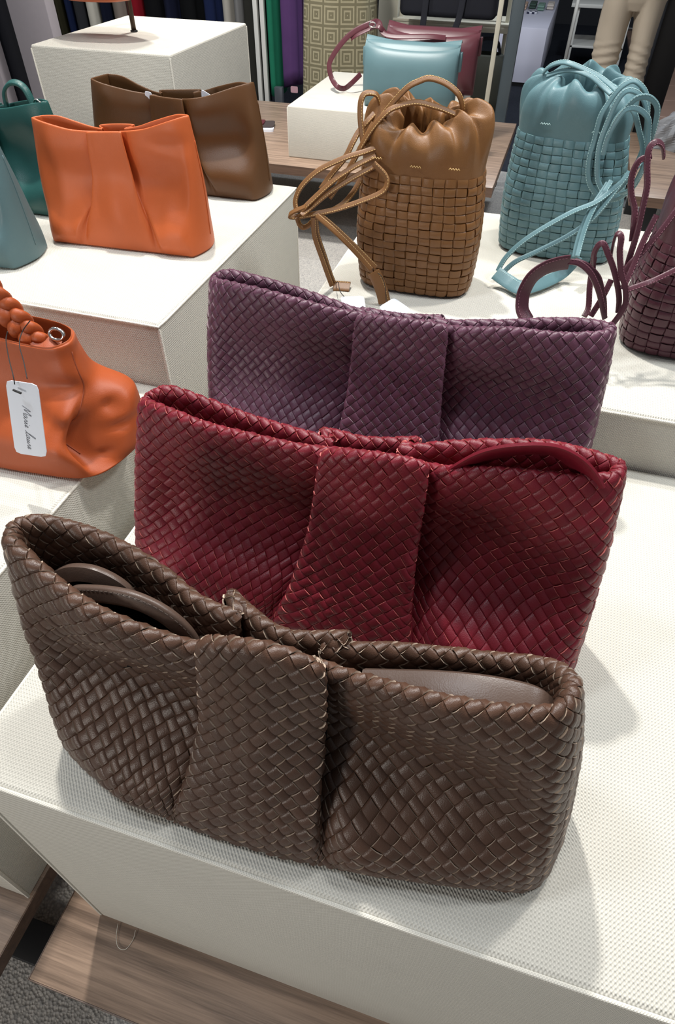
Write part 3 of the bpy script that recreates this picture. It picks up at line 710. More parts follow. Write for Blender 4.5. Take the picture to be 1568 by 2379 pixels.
# ------------------------------------------------------------------ plain pleated clutches on the second plinth
def plain_table(W0, W1, D0, D1, H, pw, fold, dip, flare=0.0):
    w, b = W1/2, W0/2; f, k = -D1/2, D1/2
    g = .006
    rim = [(-w, 0, H),(-w+.008, f*.55, H),(-w*.78, f*.95, H-dip*.25),(-w*.5, f, H-dip*.8),(-pw-.012, f+g*.3, H-dip),(-pw+fold, f+g, H-dip-.002),(-pw-.001, f-g, H-dip),(-pw+.008, f-g*1.3, H-dip+.001),(0, f-g*1.3, H-dip+.001),(pw-.008, f-g*1.3, H-dip+.001),(pw+.001, f-g, H-dip),(pw-fold, f+g, H-dip-.002),(pw+.012, f+g*.3, H-dip),(w*.5, f, H-dip*.8),(w*.78, f*.95, H-dip*.25),(w-.008, f*.55, H),(w, 0, H),
      (w-.008, k*.55, H),(w*.78, k, H-dip*.1),(w*.5, k, H-dip*.6),(pw+.012, k-g*.3, H-dip),(pw-fold, k-g, H-dip-.002),(pw+.001, k+g, H-dip),(0, k+g*1.3, H-dip+.001),(-pw-.001, k+g, H-dip),(-pw+fold, k-g, H-dip-.002),(-pw-.012, k-g*.3, H-dip),(-w*.5, k, H-dip*.6),(-w*.72, k, H-dip*.1),(-w*.9, k*.8, H),(-w+.008, k*.55, H)]
    F, K = -D0/2, D0/2
    p2 = pw*1.9 + flare
    bot = [(-b, 0),(-b+.012, F*.9),(-b*.8, F),(-b*.6, F),(-p2-.024, F),(-p2-.012, F),(-p2, F),(-p2*.62, F),(0, F),(p2*.62, F),(p2, F),(p2+.012, F),(p2+.024, F),(b*.6, F),(b*.8, F),(b-.012, F*.9),(b, 0),
      (b-.012, K*.9),(b*.8, K),(b*.6, K),(p2+.024, K),(p2+.012, K),(p2, K),(0, K),(-p2, K),(-p2-.012, K),(-p2-.024, K),(-b*.6, K),(-b*.75, K),(-b*.9, K),(-b+.012, K*.9)]
    return rim, bot

def crumple(dims, key):
    rng = np.random.default_rng(len(key))
    W0, W1, D0, D1, H = dims[:5]; out = []
    for k in range(16):
        x = rng.uniform(-W0*.45, W0*.45); z = rng.uniform(.02, H*.88)
        y = -(D0/2*(1 - z/H) + D1/2*z/H)
        r = rng.uniform(.012, .03)
        out.append(((x, y, z), (r*rng.uniform(.4, 1.6), .03, r), (0, rng.uniform(-.0028, .0034), 0)))
    return out

def pleated_clutch(label, at, rz, dims, mat, dents=(), tweak=None, roll=.0024, belly=.012):
    t = empty('pleated_clutch', at, rz)
    tag(t, label, 'clutch bag', 'plain pleated clutches on the upper left plinth')
    rim, bot = plain_table(*dims)
    if tweak: rim = [tweak(*p) for p in rim]
    S = Surf(clutch_levels(rim, bot, roll=roll, deep=.06, belly=belly, zb=.003, soft=True, endb=.3), 7, 7, list(dents) + crumple(dims, label))
    sheet('body', S, mat, t, sharp=None)
    G = S.G; NV = len(G)
    # lining set a little inside the rim
    Gl = S.G - S.Nm*.0014
    top = G[-S.nv:].copy()
    nu = G.shape[1]
    c = top[-1].mean(0)
    rings = [top[0] + S.Nm[-S.nv]*.0004, top[-1]]
    r2 = top[-1].copy(); r2[:, :2] = c[:2] + (r2[:, :2]-c[:2])*.96; r2[:, 2] = .03
    rings.append(r2)
    V = np.concatenate(rings); V = np.vstack([V, [[c[0], c[1], .03]]])
    F = []
    for j in range(2):
        for i in range(nu): F.append((j*nu+i, j*nu+(i+1) % nu, (j+1)*nu+(i+1) % nu, (j+1)*nu+i))
    F += [(2*nu+i, 2*nu+(i+1) % nu, 3*nu) for i in range(nu)]
    quads('lining', V, F, M['lining'], t)
    # side seam lines following the surface at both ends
    for u0 in (0.0, S.U[16*7]):
        vv = np.linspace(.02, S.H*.62, 26)
        P, Nn = S.ev(np.full_like(vv, u0), vv)
        Vs, Fs, _ = sweep(P + Nn*.0002, circle(.0009, 6))
        quads('side_seam', Vs, Fs, mat, t)
    return t, S
or_c, So = pleated_clutch('bright orange pleated leather clutch in front of the brown one', (-.272, .842, .105), math.radians(3.5),
    (.286, .268, .092, .034, .187, .029, .010, .016), M['orange'],
    [((.09, -.03, .10), (.05, .04, .04), (0, .010, 0)), ((-.10, -.04, .05), (.03, .04, .02), (0, .006, 0)), ((.0, -.05, .07), (.022, .04, .03), (0, -.006, 0)), ((.10, -.02, .16), (.03, .05, .012), (0, .006, 0)), ((-.09, -.03, .12), (.04, .04, .04), (0, -.003, 0))],
    tweak=lambda x, y, z: (x, y, z + .009*x/.13))
ta_c, St = pleated_clutch('olive brown pleated leather clutch behind the orange one', (-.308, 1.118, .105), math.radians(1.5),
    (.362, .318, .100, .052, .176, .037, .008, .018), M['tan'],
    [((.11, -.04, .09), (.06, .04, .03), (0, .008, 0)), ((.08, -.05, .06), (.05, .04, .03), (0, -.006, 0))],
    tweak=lambda x, y, z: (x, y + .010*math.sin(x*30)*(1 if y > 0 else -1), z + .008*max(0, x)/.15))
gr_c, Sg = pleated_clutch('bottle green pleated leather clutch with a loop handle at the left edge', (-.588, .925, .105), math.radians(2),
    (.300, .290, .090, .034, .176, .034, .010, .014), M['green'],
    [((.08, -.04, .09), (.03, .04, .05), (0, .010, 0)), ((.05, -.05, .05), (.03, .04, .03), (0, -.006, 0))])
gt_c, Sq = pleated_clutch('pale grey teal pleated leather clutch cut off by the left edge', (-.527, .716, .105), math.radians(4),
    (.292, .272, .098, .030, .186, .030, .010, .014), M['greyteal'],
    [((.10, -.04, .05), (.03, .04, .03), (0, -.005, 0))])
# loop handle and zip of the green clutch
strap('loop_handle', [(.060, .0, .150), (.064, .0, .182), (.078, .0, .197), (.094, .0, .200), (.108, -.001, .193), (.116, -.002, .172), (.118, -.002, .15)], .012, .005, M['green'], gr_c, up=(0, -.3, 1), n=8)
tube('zip_pull', [(.118, -.004, .166), (.123, -.006, .177), (.130, -.008, .180), (.137, -.008, .176)], .0012, M['steel'], gr_c)
# white tags peeping out of the olive brown clutch
def card(name, pts, th, mat, parent):
    P = np.asarray(pts, float); n = len(P)
    a, b = P[1]-P[0], P[-1]-P[0]; nn = np.cross(a, b); nn /= np.linalg.norm(nn)
    c = P.mean(0)
    # rounded corners
    Q = []
    for i in range(n):
        p, q, r = P[i-1], P[i], P[(i+1) % n]
        d = min(np.linalg.norm(p-q), np.linalg.norm(r-q))*.18
        u = (p-q)/np.linalg.norm(p-q)*d; v = (r-q)/np.linalg.norm(r-q)*d
        for f in (0, .5, 1):
            Q.append(q + u*(1-f)**2 + v*f**2)
    Q = np.array(Q); k = len(Q)
    V = np.vstack([Q + nn*th/2, Q - nn*th/2])
    F = [tuple(range(k)), tuple(range(2*k-1, k-1, -1))] + [(i, k+i, k+(i+1) % k, (i+1) % k) for i in range(k)]
    return quads(name, V, F, mat, parent, smooth=False)
card('price_tag', [(.058, -.006, .120), (.092, -.004, .120), (.086, -.008, .160), (.062, -.009, .172)], .0012, M['paper'], ta_c)
card('price_tag', [(-.058, -.012, .120), (-.034, -.012, .120), (-.038, -.014, .161), (-.050, -.014, .163)], .0012, M['paper'], ta_c)

# ------------------------------------------------------------------ rust tote with braided handle
def tote():
    t = empty('tote_bag', (-.19, .42, 0))
    tag(t, 'rust orange slouchy leather tote with braided handle and white tag', 'handbag')
    o = np.array(t.location)
    # columns: front left .. front right, right gusset, back right .. back left
    rim = [(-.34,.445,.142),(-.33,.42,.148),(-.28,.415,.155),(-.22,.417,.157),(-.17,.419,.154),(-.140,.421,.154),(-.127,.426,.156),(-.120,.437,.157),(-.122,.449,.156),(-.130,.463,.154),(-.143,.478,.150),(-.17,.492,.147),(-.22,.50,.145),(-.28,.50,.142),(-.33,.47,.142)]
    bot = [(-.36,.43),(-.35,.375),(-.28,.355),(-.22,.352),(-.165,.356),(-.125,.360),(-.100,.368),(-.082,.386),(-.072,.42),(-.070,.455),(-.086,.490),(-.14,.51),(-.22,.52),(-.29,.52),(-.35,.48)]
    R = np.array(rim); B = np.array([(x, y, .004) for x, y in bot])
    lev = [B]
    for tt, s, dx in ((.12, .03, 0), (.30, .12, 0), (.48, .42, 0), (.68, .74, 0), (.88, .96, 0)):
        X = B*(1-s) + R*s; X[:, 2] = .004 + (R[:, 2]-.004)*tt
        if tt == .12: X[:, :2] += (B - B.mean(0))[:, :2]*.045
        if tt == .30:
            X[:, :2] += (B - B.mean(0))[:, :2]*.03
            X[8:11, 0] += .006; X[8:11, 2] += .012
            X[7] += (-.050, -.004, .006); X[6] += (-.014, -.002, .0); X[8] += (-.012, .004, .0); X[5] += (.004, -.006, 0)
            X[9:11, 0] += .002; X[9:11, 2] += .006
        if tt == .12:
            X[7] += (-.034, 0, .004); X[6] += (-.004, 0, 0)
        if tt == .48:
            X[7] += (-.016, 0, 0); X[6] += (-.006, 0, 0); X[8] += (.004, .004, .006); X[9] += (.016, .004, .012); X[10] += (.018, .006, .010)
        lev.append(X)
    c = R.mean(0); out = R - c; out[:, 2] = 0; out /= np.linalg.norm(out, axis=1)[:, None]
    r = .0024
    a = R.copy(); a[:, 2] -= r; lev.append(a)
    lev.append(R - out*r); a = R - out*2*r; a[:, 2] -= r; lev.append(a)
    a = R - out*(2.2*r); a[:, 2] -= .05; lev.append(a)
    lev = [l - o for l in lev]
    D = [((-.118,.385,.085), (.022,.03,.013), (.006,-.012,.0)), ((-.125,.40,.106), (.03,.03,.012), (0,.012,0)), ((-.19,.39,.10), (.05,.04,.04), (0,.008,0)),
         ((-.078,.44,.050), (.014,.02,.006), (-.010,.0,-.002)), ((-.080,.435,.075), (.014,.012,.010), (-.008,.0,0)), ((-.085,.39,.022), (.010,.016,.006), (-.008,.006,.0)), ((-.105,.372,.055), (.012,.016,.010), (-.006,.008,0)), ((-.145,.372,.05), (.03,.03,.02), (0,-.005,0)), ((-.16,.38,.075), (.02,.03,.012), (.0,.006,0))]
    D = [(np.array(c1)-o, r1, d1) for c1, r1, d1 in D]
    S = Surf(lev, 14, 9, D)
    sheet('body', S, M['rust'], t)
    inner = S.G[-1]; nu = len(inner); cc = inner.mean(0)
    low = inner.copy(); low[:, 2] = .03
    V = np.vstack([inner, low, [[cc[0], cc[1], .03]]])
    F = [(i, (i+1) % nu, nu+(i+1) % nu, nu+i) for i in range(nu)] + [(nu+i, nu+(i+1) % nu, 2*nu) for i in range(nu)]
    M['rust_lining'] = plain('rust lining', srgb(96, 46, 24), .8)
    quads('lining', V, F, M['rust_lining'], t)
    # seam down the gusset
    u0 = S.U[7*14]; vv = np.linspace(.02, S.H*.70, 40)
    P, Nn = S.ev(np.full_like(vv, u0), vv)
    M['rust_dark'] = plain('seam thread', srgb(138, 62, 30), .6)
    Vs, Fs, _ = sweep(P + Nn*.0001, circle(.0009, 6)); quads('side_seam', Vs, Fs, M['rust_dark'], t)
    # three strand braid
    path = catmull(loc([[-.322, .452, .135], [-.318, .450, .190], [-.292, .446, .238], [-.255, .442, .248]] + DATA['tote_braid'], t), 14)
    seg = np.concatenate([[0], np.cumsum(np.linalg.norm(np.diff(path, axis=0), axis=1))])
    T = frames(path); up = np.array([0, -.6, .8]); up = up - (up*T).sum(1)[:, None]*T; up /= np.linalg.norm(up, axis=1)[:, None]
    sd = np.cross(T, up)
    hd = empty('braided_handle', (0, 0, 0), 0, t)
    period = .050
    ss = np.linspace(0, seg[-1], 220)
    Pi = np.stack([np.interp(ss, seg, path[:, k]) for k in range(3)], 1)
    Si = np.stack([np.interp(ss, seg, sd[:, k]) for k in range(3)], 1); Ui = np.stack([np.interp(ss, seg, up[:, k]) for k in range(3)], 1)
    for k in range(3):
        ph = 2*math.pi*(ss/period + k/3)
        Q = Pi + Si*(.0095*np.sin(ph))[:, None] + Ui*(.0050*np.sin(2*ph))[:, None]
        Vb, Fb, _ = sweep(Q, [(.0082*math.cos(x), .0052*math.sin(x)) for x in np.linspace(0, 2*math.pi, 11)[:-1]], up=Ui)
        quads('braid_strand', Vb, Fb, M['rust'], hd)
    # tab and ring at the handle end
    strap('handle_tab', loc([(-.176,.440,.150),(-.164,.441,.147),(-.152,.443,.146),(-.143,.446,.142)], t), .020, .010, M['rust'], t, up=(0,-.4,.9), n=6)
    q = []
    for i in range(20):
        a = 2*math.pi*i/20; q.append((-.143 + .010*math.cos(a), .447 + .003*math.sin(a), .160 + .006*math.sin(a)))
    Vr, Fr, _ = sweep(np.array(q) - o, circle(.0022, 8), closed=True); quads('ring', Vr, Fr, M['steel'], t)
    tube('tag_cord', loc(DATA['tote_string1'], t), .0006, M['cord'], t)
    tube('tag_cord', loc(DATA['tote_string2'], t), .0006, M['cord'], t)
    # hang tag, lying on the front of the bag
    Q = loc(DATA['tote_tag'], t)
    tg = card('hang_tag', Q, .0010, M['paper'], t)
    tube('cord_knot', loc([(-.1262,.3375,.1545),(-.1215,.3372,.1535),(-.1165,.3370,.1525)], t), .0013, M['cord'], t)
    # handwriting on the tag: runs down the card
    a0 = (Q[0] + Q[1])/2; down = ((Q[3]+Q[2])/2 - a0); Ld = np.linalg.norm(down); down /= Ld
    right = Q[1]-Q[0]; right = right - (right @ down)*down; right /= np.linalg.norm(right)
    nr = np.cross(right, down); nr = nr if nr[1] < 0 else -nr
    M_ = [[(0,0),(.12,.5),(.3,1.05),(.36,.6),(.42,.18),(.62,.65),(.86,1.1),(.88,.6),(.93,.05),(1.05,.02)]]
    A_ = lambda x: [[(x+.42,.42),(x+.25,.5),(x+.08,.28),(x+.1,.05),(x+.28,.06),(x+.42,.4),(x+.42,.1),(x+.55,.02),(x+.66,.12)]]
    R_ = lambda x: [[(x,.1),(x+.1,.42),(x+.22,.4),(x+.24,.3),(x+.22,.1),(x+.34,.02),(x+.44,.12)]]
    I_ = lambda x: [[(x,.12),(x+.1,.42),(x+.1,.1),(x+.2,.02),(x+.34,.14)], [(x+.14,.66),(x+.18,.70)]]
    E_ = lambda x: [[(x,.12),(x+.2,.2),(x+.24,.4),(x+.12,.44),(x+.05,.2),(x+.14,.02),(x+.36,.10)]]
    L_ = lambda x: [[(x-.12,-.05),(x+.15,.3),(x+.48,1.15),(x+.36,1.25),(x+.18,.6),(x+.14,.08),(x+.28,.02),(x+.42,.12)]]
    U_ = lambda x: [[(x,.14),(x+.06,.42),(x+.06,.1),(x+.18,.02),(x+.34,.38),(x+.35,.1),(x+.46,.02),(x+.56,.14)]]
    strokes = M_ + A_(1.0) + R_(1.68) + I_(2.1) + E_(2.44) + L_(3.35) + A_(3.75) + U_(4.4) + R_(4.98) + E_(5.4)
    unit = .0103
    VV, FF = [], []
    org = a0 + down*.031 - right*.0030 + nr*.0008
    for st in strokes:
        P = np.array([org + down*(x*unit) + right*(yv*unit*.95) + down*(yv*unit*.12) for x, yv in st])
        Vs, Fs, _ = sweep(catmull(P, 6), circle(.00022, 5))
        b0 = len(VV); VV += [tuple(v) for v in Vs]; FF += [tuple(i+b0 for i in f) for f in Fs]
    lt = quads('lettering', VV, FF, M['ink'], tg)
    return t
tote()

# ------------------------------------------------------------------ drawstring pouches
def pouch(label, base, W0, D0, W1, D1, hw, H, n, rows, mat, edge, shift=(0, 0), rz=0.0, gather=12, seed=0, dipf=.02, cinch=.70):
    t = empty('drawstring_pouch', base, rz)
    tag(t, label, 'pouch', 'woven drawstring pouches on the right plinth')
    NC = 72
    th = np.linspace(0, 2*math.pi, NC, endpoint=False) - math.pi*.75
    def loop(W, D, z, k=3.2, sx=0, sy=0, ruf=0, amp=0, ph=0):
        c, s = np.cos(th), np.sin(th)
        r = (np.abs(c)**k + np.abs(s)**k)**(-1/k)
        rr = r*(1 + ruf*(1.7*np.abs(np.sin(gather*th/2 + ph + .8*np.sin(2*th + ph) + .5*np.sin(5*th + 2*ph)))*(1 + .3*np.sin(3*th + ph)) - 1.05) + ruf*.35*np.sin(3*th + 1.3*ph + 1))
        zz = z + amp*np.sin(gather*th + ph + .8) + .0*th
        return np.stack([W/2*c*rr + sx, D/2*s*rr + sy, zz if np.ndim(zz) else np.full(NC, z)], 1)
    lev = []
    for f in (0, .04, .25, .5, .75, 1.0):
        W = W0*(1-f) + W1*f; D = D0*(1-f) + D1*f
        bl = .010*math.sin(math.pi*f) if f > .05 else (-.006 if f == 0 else 0)
        lev.append(loop(W + bl, D + bl, .004 + (hw-.004)*f, 3.4 if f < .6 else 2.8, shift[0]*f*.8, shift[1]*f*.8))
    S = Surf(lev, 6, 8)
    A, thk = .0021, .0016
    weave_upright(S, n, rows, S.H, A, thk, [mat, edge], t)
    sheet('lining', S, M['lining'], t, off=-(A + thk + .0006))
    # gathered top of plain leather
    rng = np.random.default_rng(seed)
    top = H - hw
    L2 = []
    spec = [(-.012, 1.00, 1.00, .0, 0), (.0, 1.005, 1.005, .004, 0), (.20, 1.015, 1.03, .012, .0), (.42, 1.02, 1.05, .035, .001), (.64, .995, 1.03, .075, .002), (.82, .93, .95, .13, .003), (.95, .82, .83, .20, .004), (1.0, cinch, cinch, .27, .006), (.97, cinch*.86, cinch*.82, .30, .006), (.86, cinch*.76, cinch*.70, .30, .004), (.60, cinch*.74, cinch*.68, .18, .0)]
    for i, (f, a, b, ruf, amp) in enumerate(spec):
        z = hw + (f*top if f >= 0 else f)
        l = loop(W1*a, D1*b, z, 2.8 - .8*min(1, max(0, f)), shift[0]*(.8 + .2*max(f, 0)), shift[1]*(.8+.2*max(f, 0)), ruf, amp, seed)
        fr = np.clip(-np.sin(th), 0, 1)
        l[:, 2] -= dipf*fr*max(0, f)**1.5*(1 if i < 8 else 1)
        l[:, 2] += .008*max(0, f)*np.sin(2*th + seed)
        L2.append(l)
    S2 = Surf(L2, 6, 6)
    sheet('gathered_top', S2, mat, t, off=.0004, bottom=False, deep=hw*.6)
    return t
def stitches(parent, pts, mat):
    """short zigzag bar tacks"""
    VV, FF = [], []
    for (x, y, z) in pts:
        P = np.array([(x + (k-4)*.0019, y, z + (.0011 if k % 2 else -.0011)) for k in range(9)])
        Vs, Fs, _ = sweep(P, circle(.0006, 5)); b0 = len(VV)
        VV += [tuple(v) for v in Vs]; FF += [tuple(i+b0 for i in f) for f in Fs]
    o = quads('stitching', VV, FF, mat, parent); tag(o, kind='stuff')

p_tan = pouch('cognac brown woven drawstring pouch, leftmost of the three pouches', (.2195, .884, .0834), .178, .108, .176, .112, .176, .252, 30, 15, M['cognac'], M['cognac_edge'], (-.006, 0), 0.0, 11, 2, .015, .64)
p_teal = pouch('pale teal woven drawstring pouch, middle of the three pouches', (.432, 1.090, .0834), .196, .118, .170, .112, .186, .262, 30, 16, M['teal'], M['teal_edge'], (-.020, 0), math.radians(-4), 10, 5, .014)
p_wine = pouch('dark wine woven drawstring pouch cut off by the right edge', (.630, .806, .0834), .178, .108, .165, .112, .150, .238, 30, 13, M['wine'], M['wine_edge'], (-.006, 0), 0.0, 10, 9, .02, .64)
def L3(pts, t):
    P = np.asarray(pts, float).copy(); P[:, 2] = np.maximum(P[:, 2], t.location.z + (.0045 if t.location.z > 0 else .017)); P = P - np.array(t.location); a = -t.rotation_euler[2]
    R = np.array([[math.cos(a), -math.sin(a), 0], [math.sin(a), math.cos(a), 0], [0, 0, 1]])
    return P @ R.T
CAM = np.array((.3848, -.1256, .5644))
def fwd(P):                                   # a leaning direction: bands show their broad face to the aisle, tilted up
    return np.array([0.0, -.70, .72])
for t, key, mat, edge, thr, wd in ((p_tan, 'tan', M['cognac'], M['cognac_edge'], M['cognac_thread'], .0078), (p_teal, 'teal', M['teal'], M['teal_edge'], M['teal_thread'], .0078), (p_wine, 'burg', M['wine'], M['wine_edge'], M['wine_thread'], .0072)):
    for i, pts in enumerate(DATA[key]):
        P = L3(pts, t)
        strap('strap', P, wd, .0028, mat, t, up=np.array([.05, -.72, .70]), n=8, stitch=.0036, thread=thr)
strap('strap_tab', L3(DATA['tan_tab1'], p_tan), .019, .004, M['cognac'], p_tan, up=np.array([0, -.8, .6]), n=6, stitch=.0036, thread=M['cognac_thread'])
strap('strap_tab', L3(DATA['tan_tab2'], p_tan), .019, .004, M['cognac'], p_tan, up=np.array([0, -.4, .9]), n=6, stitch=.0036, thread=M['cognac_thread'])
strap('strap_tab', L3(DATA['teal_tab'], p_teal), .022, .0030, M['teal'], p_teal, up=np.array([.15, -.75, .64]), n=8, stitch=.0036, thread=M['teal_thread'])
strap('strap_tab', L3(DATA['burg_tab'], p_wine), .019, .0030, M['wine'], p_wine, up=np.array([.55, -.45, .55]), n=8, stitch=.0036, thread=M['wine_thread'])
card('hang_tag', L3(DATA['tan_tag1'], p_tan), .001, M['paper'], p_tan)
card('hang_tag', L3(DATA['tan_tag2'], p_tan), .001, M['paper'], p_tan)
tube('tag_cord', L3([(.178,.783,.135),(.186,.780,.130),(.192,.778,.115),(.196,.772,.098),(.200,.765,.0995)], p_tan), .0005, M['cord'], p_tan)
tube('tag_cord', L3([(.104,.812,.084),(.110,.79,.105),(.118,.775,.115),(.125,.762,.108),(.133,.758,.102)], p_tan), .0006, M['cord'], p_tan)
stitches(p_tan, [(-.062, -.0600, .196), (-.006, -.0600, .190), (.048, -.0600, .192)], M['cognac_thread'])
stitches(p_teal, [(-.056, -.0625, .206), (.022, -.0625, .202)], M['teal_thread'])

# ------------------------------------------------------------------ flap bags on the low plinth
def flap_bag(label, at, W, H, D, mat, rz=0.0, sag=.0):
    t = empty('flap_bag', at, rz)
    tag(t, label, 'handbag')
    # puffy body
    NU, NVv = 56, 26
    V = []
    for j in range(NVv+1):
        f = j/NVv; z = H*f
        dd = D/2*(.30 + .70*(1-abs(2*f-1)**3.0))
        for i in range(NU):
            a = 2*math.pi*i/NU
            c, s = math.cos(a), math.sin(a); r = (abs(c)**5 + abs(s)**5)**(-.2)
            V.append((W/2*c*r, dd*s*r*(1 - .25*abs(c*r)**6), z))
    F = [(j*NU+i, j*NU+(i+1) % NU, (j+1)*NU+(i+1) % NU, (j+1)*NU+i) for j in range(NVv) for i in range(NU)]
    F += [tuple(range(NU-1, -1, -1)), tuple(NVv*NU + i for i in range(NU))]
    quads('body', V, F, mat, t, sharp=60)
    # flap: one sheet from the back edge over the top and down the front
    pr = []
    for f in np.linspace(0, 1, 8): pr.append((D*.22*(1-f)*1.0 + .0, H + .006 + .010*math.sin(math.pi*f)))
    y0 = -D*.10
    for f in np.linspace(0.08, 1, 22):
        z = H*(1-f) + H*.10*f
        pr.append((-D/2*(.30 + .76*(1-abs(2*(z/H)-1)**3.0)) - .006, z))
    pr = np.array(pr); nx = 40
    Vt, Vb = [], []
    for (y, z) in pr:
        for k in range(nx+1):
            x = (k/nx-.5)*W*1.0; e = abs(2*k/nx-1)
            pin = 1 - .45*e**6
            yy = y*pin if y < 0 else y
            zz = z - sag*math.sin(math.pi*k/nx)*max(0, (z/H))**6
            Vt.append((x, yy, zz)); Vb.append((x, yy*.9 + .002, zz - .0035))
    m = len(pr); w1 = nx+1
    F = []
    o2 = len(Vt)
    for j in range(m-1):
        for k in range(nx):
            a = j*w1+k
            F.append((a, a+w1, a+w1+1, a+1)); F.append((o2+a, o2+a+1, o2+a+w1+1, o2+a+w1))
    for j in range(m-1):
        a = j*w1; F.append((a, o2+a, o2+a+w1, a+w1)); b = j*w1+nx; F.append((b, b+w1, o2+b+w1, o2+b))
    for k in range(nx):
        a = (m-1)*w1+k; F.append((a, o2+a, o2+a+1, a+1)); F.append((k, k+1, o2+k+1, o2+k))
    quads('flap', Vt + Vb, F, mat, t, sharp=60)
    for s in (-1, 1):
        box('strap_loop', (s*W/2 - .012, -.016, H*.62), (s*W/2 + .012, .016, H*.90), mat, t, .004, 2)
    return t
flap1 = flap_bag('sea teal smooth leather flap bag on the low background plinth', (-.318, 3.43, -.269), .445, .268, .13, M['teal_flat'], 0.0, .014)
flap2 = flap_bag('wine red smooth leather flap bag behind the teal one', (-.29, 3.80, -.269), .47, .275, .14, M['wine_flat'], 0.0, .018)
strap('shoulder_strap', L3(DATA['flap_strap'], flap2), .024, .004, M['wine_flat'], flap2, up=np.array([.3, -.75, .5]), n=8)
strap('shoulder_strap', L3(DATA['flap_strap2'], flap2), .022, .004, M['wine_flat'], flap2, up=np.array([.3, -.75, .5]), n=8)
q = [(-.70 + .012*math.cos(a), 3.66, -.02 + .02*math.sin(a)) for a in np.linspace(0, 2*math.pi, 17)[:-1]]
Vr, Fr, _ = sweep(L3([(-.578 + .016*math.cos(a), 3.675, .018 + .010*math.sin(a)) for a in np.linspace(0, 2*math.pi, 17)[:-1]], flap2), circle(.003, 6), closed=True)
quads('buckle', Vr, Fr, M['steel'], flap2)

# leather swatches and card on the background bench
sw = empty('leather_swatch', (-1.21, 3.74, -.5)); tag(sw, 'small stack of leather swatches and a white card on the background bench', 'swatch')
card('white_card', [(-.03, -.09, .006), (.075, -.06, .006), (.05, .02, .006), (-.04, .0, .006)], .012, M['paper'], sw)
M['swatch'] = plain('maroon swatch', srgb(84, 24, 32), .6); M['swatch2'] = plain('charcoal swatch', srgb(62, 52, 50), .6)
card('charcoal_swatch', [(-.05, -.06, .016), (.065, -.03, .016), (.03, .09, .016), (-.06, .06, .016)], .006, M['swatch2'], sw)
card('maroon_swatch', [(-.09, -.03, .022), (.0, -.02, .022), (-.02, .07, .022), (-.10, .05, .022)], .006, M['swatch'], sw)

# thin stand with an orange bag on the tall plinth
st = empty('display_stand', (-.918, 2.028, .2)); tag(st, 'thin dark metal rod stand on the tall cream plinth', 'stand')
tube('rod', [(0, 0, .004), (0, 0, .2), (0, 0, .46), (0, -.01, .495), (-.01, -.04, .505), (-.03, -.13, .505)], .0075, plain('dark bronze metal', srgb(70, 56, 44), .4, .6), st, 4)
tube('foot', [(0, 0, .0), (0, 0, .004)], .011, M['black_metal'], st, 1, 16)
def lathe(name, prof, mat, parent, n=32, sx=1, sy=1, wob=0, k=7):
    V, F = [], []
    for j, (r, z) in enumerate(prof):
        for i in range(n):
            a = 2*math.pi*i/n; rr = r*(1 + wob*math.sin(k*a + z*4))
            V.append((rr*math.cos(a)*sx, rr*math.sin(a)*sy, z))
    for j in range(len(prof)-1):
        for i in range(n): F.append((j*n+i, j*n+(i+1) % n, (j+1)*n+(i+1) % n, (j+1)*n+i))
    F.append(tuple(range(n-1, -1, -1))); F.append(tuple((len(prof)-1)*n+i for i in range(n)))
    return quads(name, V, F, mat, parent, smooth=True)
hb = empty('bucket_bag', (-.951, 1.91, .288)); tag(hb, 'orange leather bag on the rod stand, only its underside in view', 'handbag')
lathe('body', [(.03, .0), (.10, .003), (.155, .02), (.17, .06), (.165, .16), (.14, .26), (.135, .262), (.13, .25)], M['orange'], hb, 40, 1, .6, .02, 6)
strap('handle', [(-.11, 0, .25), (-.09, 0, .36), (0, 0, .42), (.09, 0, .36), (.11, 0, .25)], .02, .006, M['orange'], hb, up=np.array([0, 1, 0]))

# ------------------------------------------------------------------ clothes rails in the background
rail = empty('clothes_rail', (-2.6, 5.2, FZ)); tag(rail, 'long white clothes rail in the background, left of the white uprights', 'clothes rail')
RZ = .62
def local(P, t): return [tuple(np.array(p) - np.array(t.location)) for p in P]
tube('rail_bar', local([(-3.9, 5.2, RZ), (-1.3, 5.2, RZ)], rail), .014, M['white_metal'], rail, 1)
tube('end_cap', local([(-3.905, 5.2, RZ), (-3.895, 5.2, RZ)], rail), .018, M['white_metal'], rail, 1); tube('end_cap', local([(-1.305, 5.2, RZ), (-1.295, 5.2, RZ)], rail), .018, M['white_metal'], rail, 1)
for x, lb in ((-3.85, 'white post of the clothes rail, hidden behind the lilac panel'), (-2.69, 'white post of the clothes rail between the red and the black garment'), (-1.40, 'white post of the clothes rail beside the purple garment')):
    r2 = empty('rail_post', (x, 5.215, FZ)); tag(r2, lb, 'post')
    box('shaft', (-.016, 0, .02), (.016, .03, RZ-FZ), M['white_metal'], r2, .003); box('foot_plate', (-.02, -.2, 0), (.02, .2, .025), M['white_metal'], r2, .003)
for x0 in (-1.768, -1.718):
    r2 = empty('upright_post', (x0, 5.06, FZ)); tag(r2, ('slim white upright post in the background, left one of the pair beside the green garment' if x0 < -1.75 else 'slim white upright post in the background, right one of the pair beside the green garment'), 'post')
    box('shaft', (-.016, -.016, .006), (.016, .016, RZ+.3-FZ), M['white_metal'], r2, .003)
    box('foot_plate', (-.022, -.05, 0), (.022, .05, .006), M['white_metal'], r2, .001)

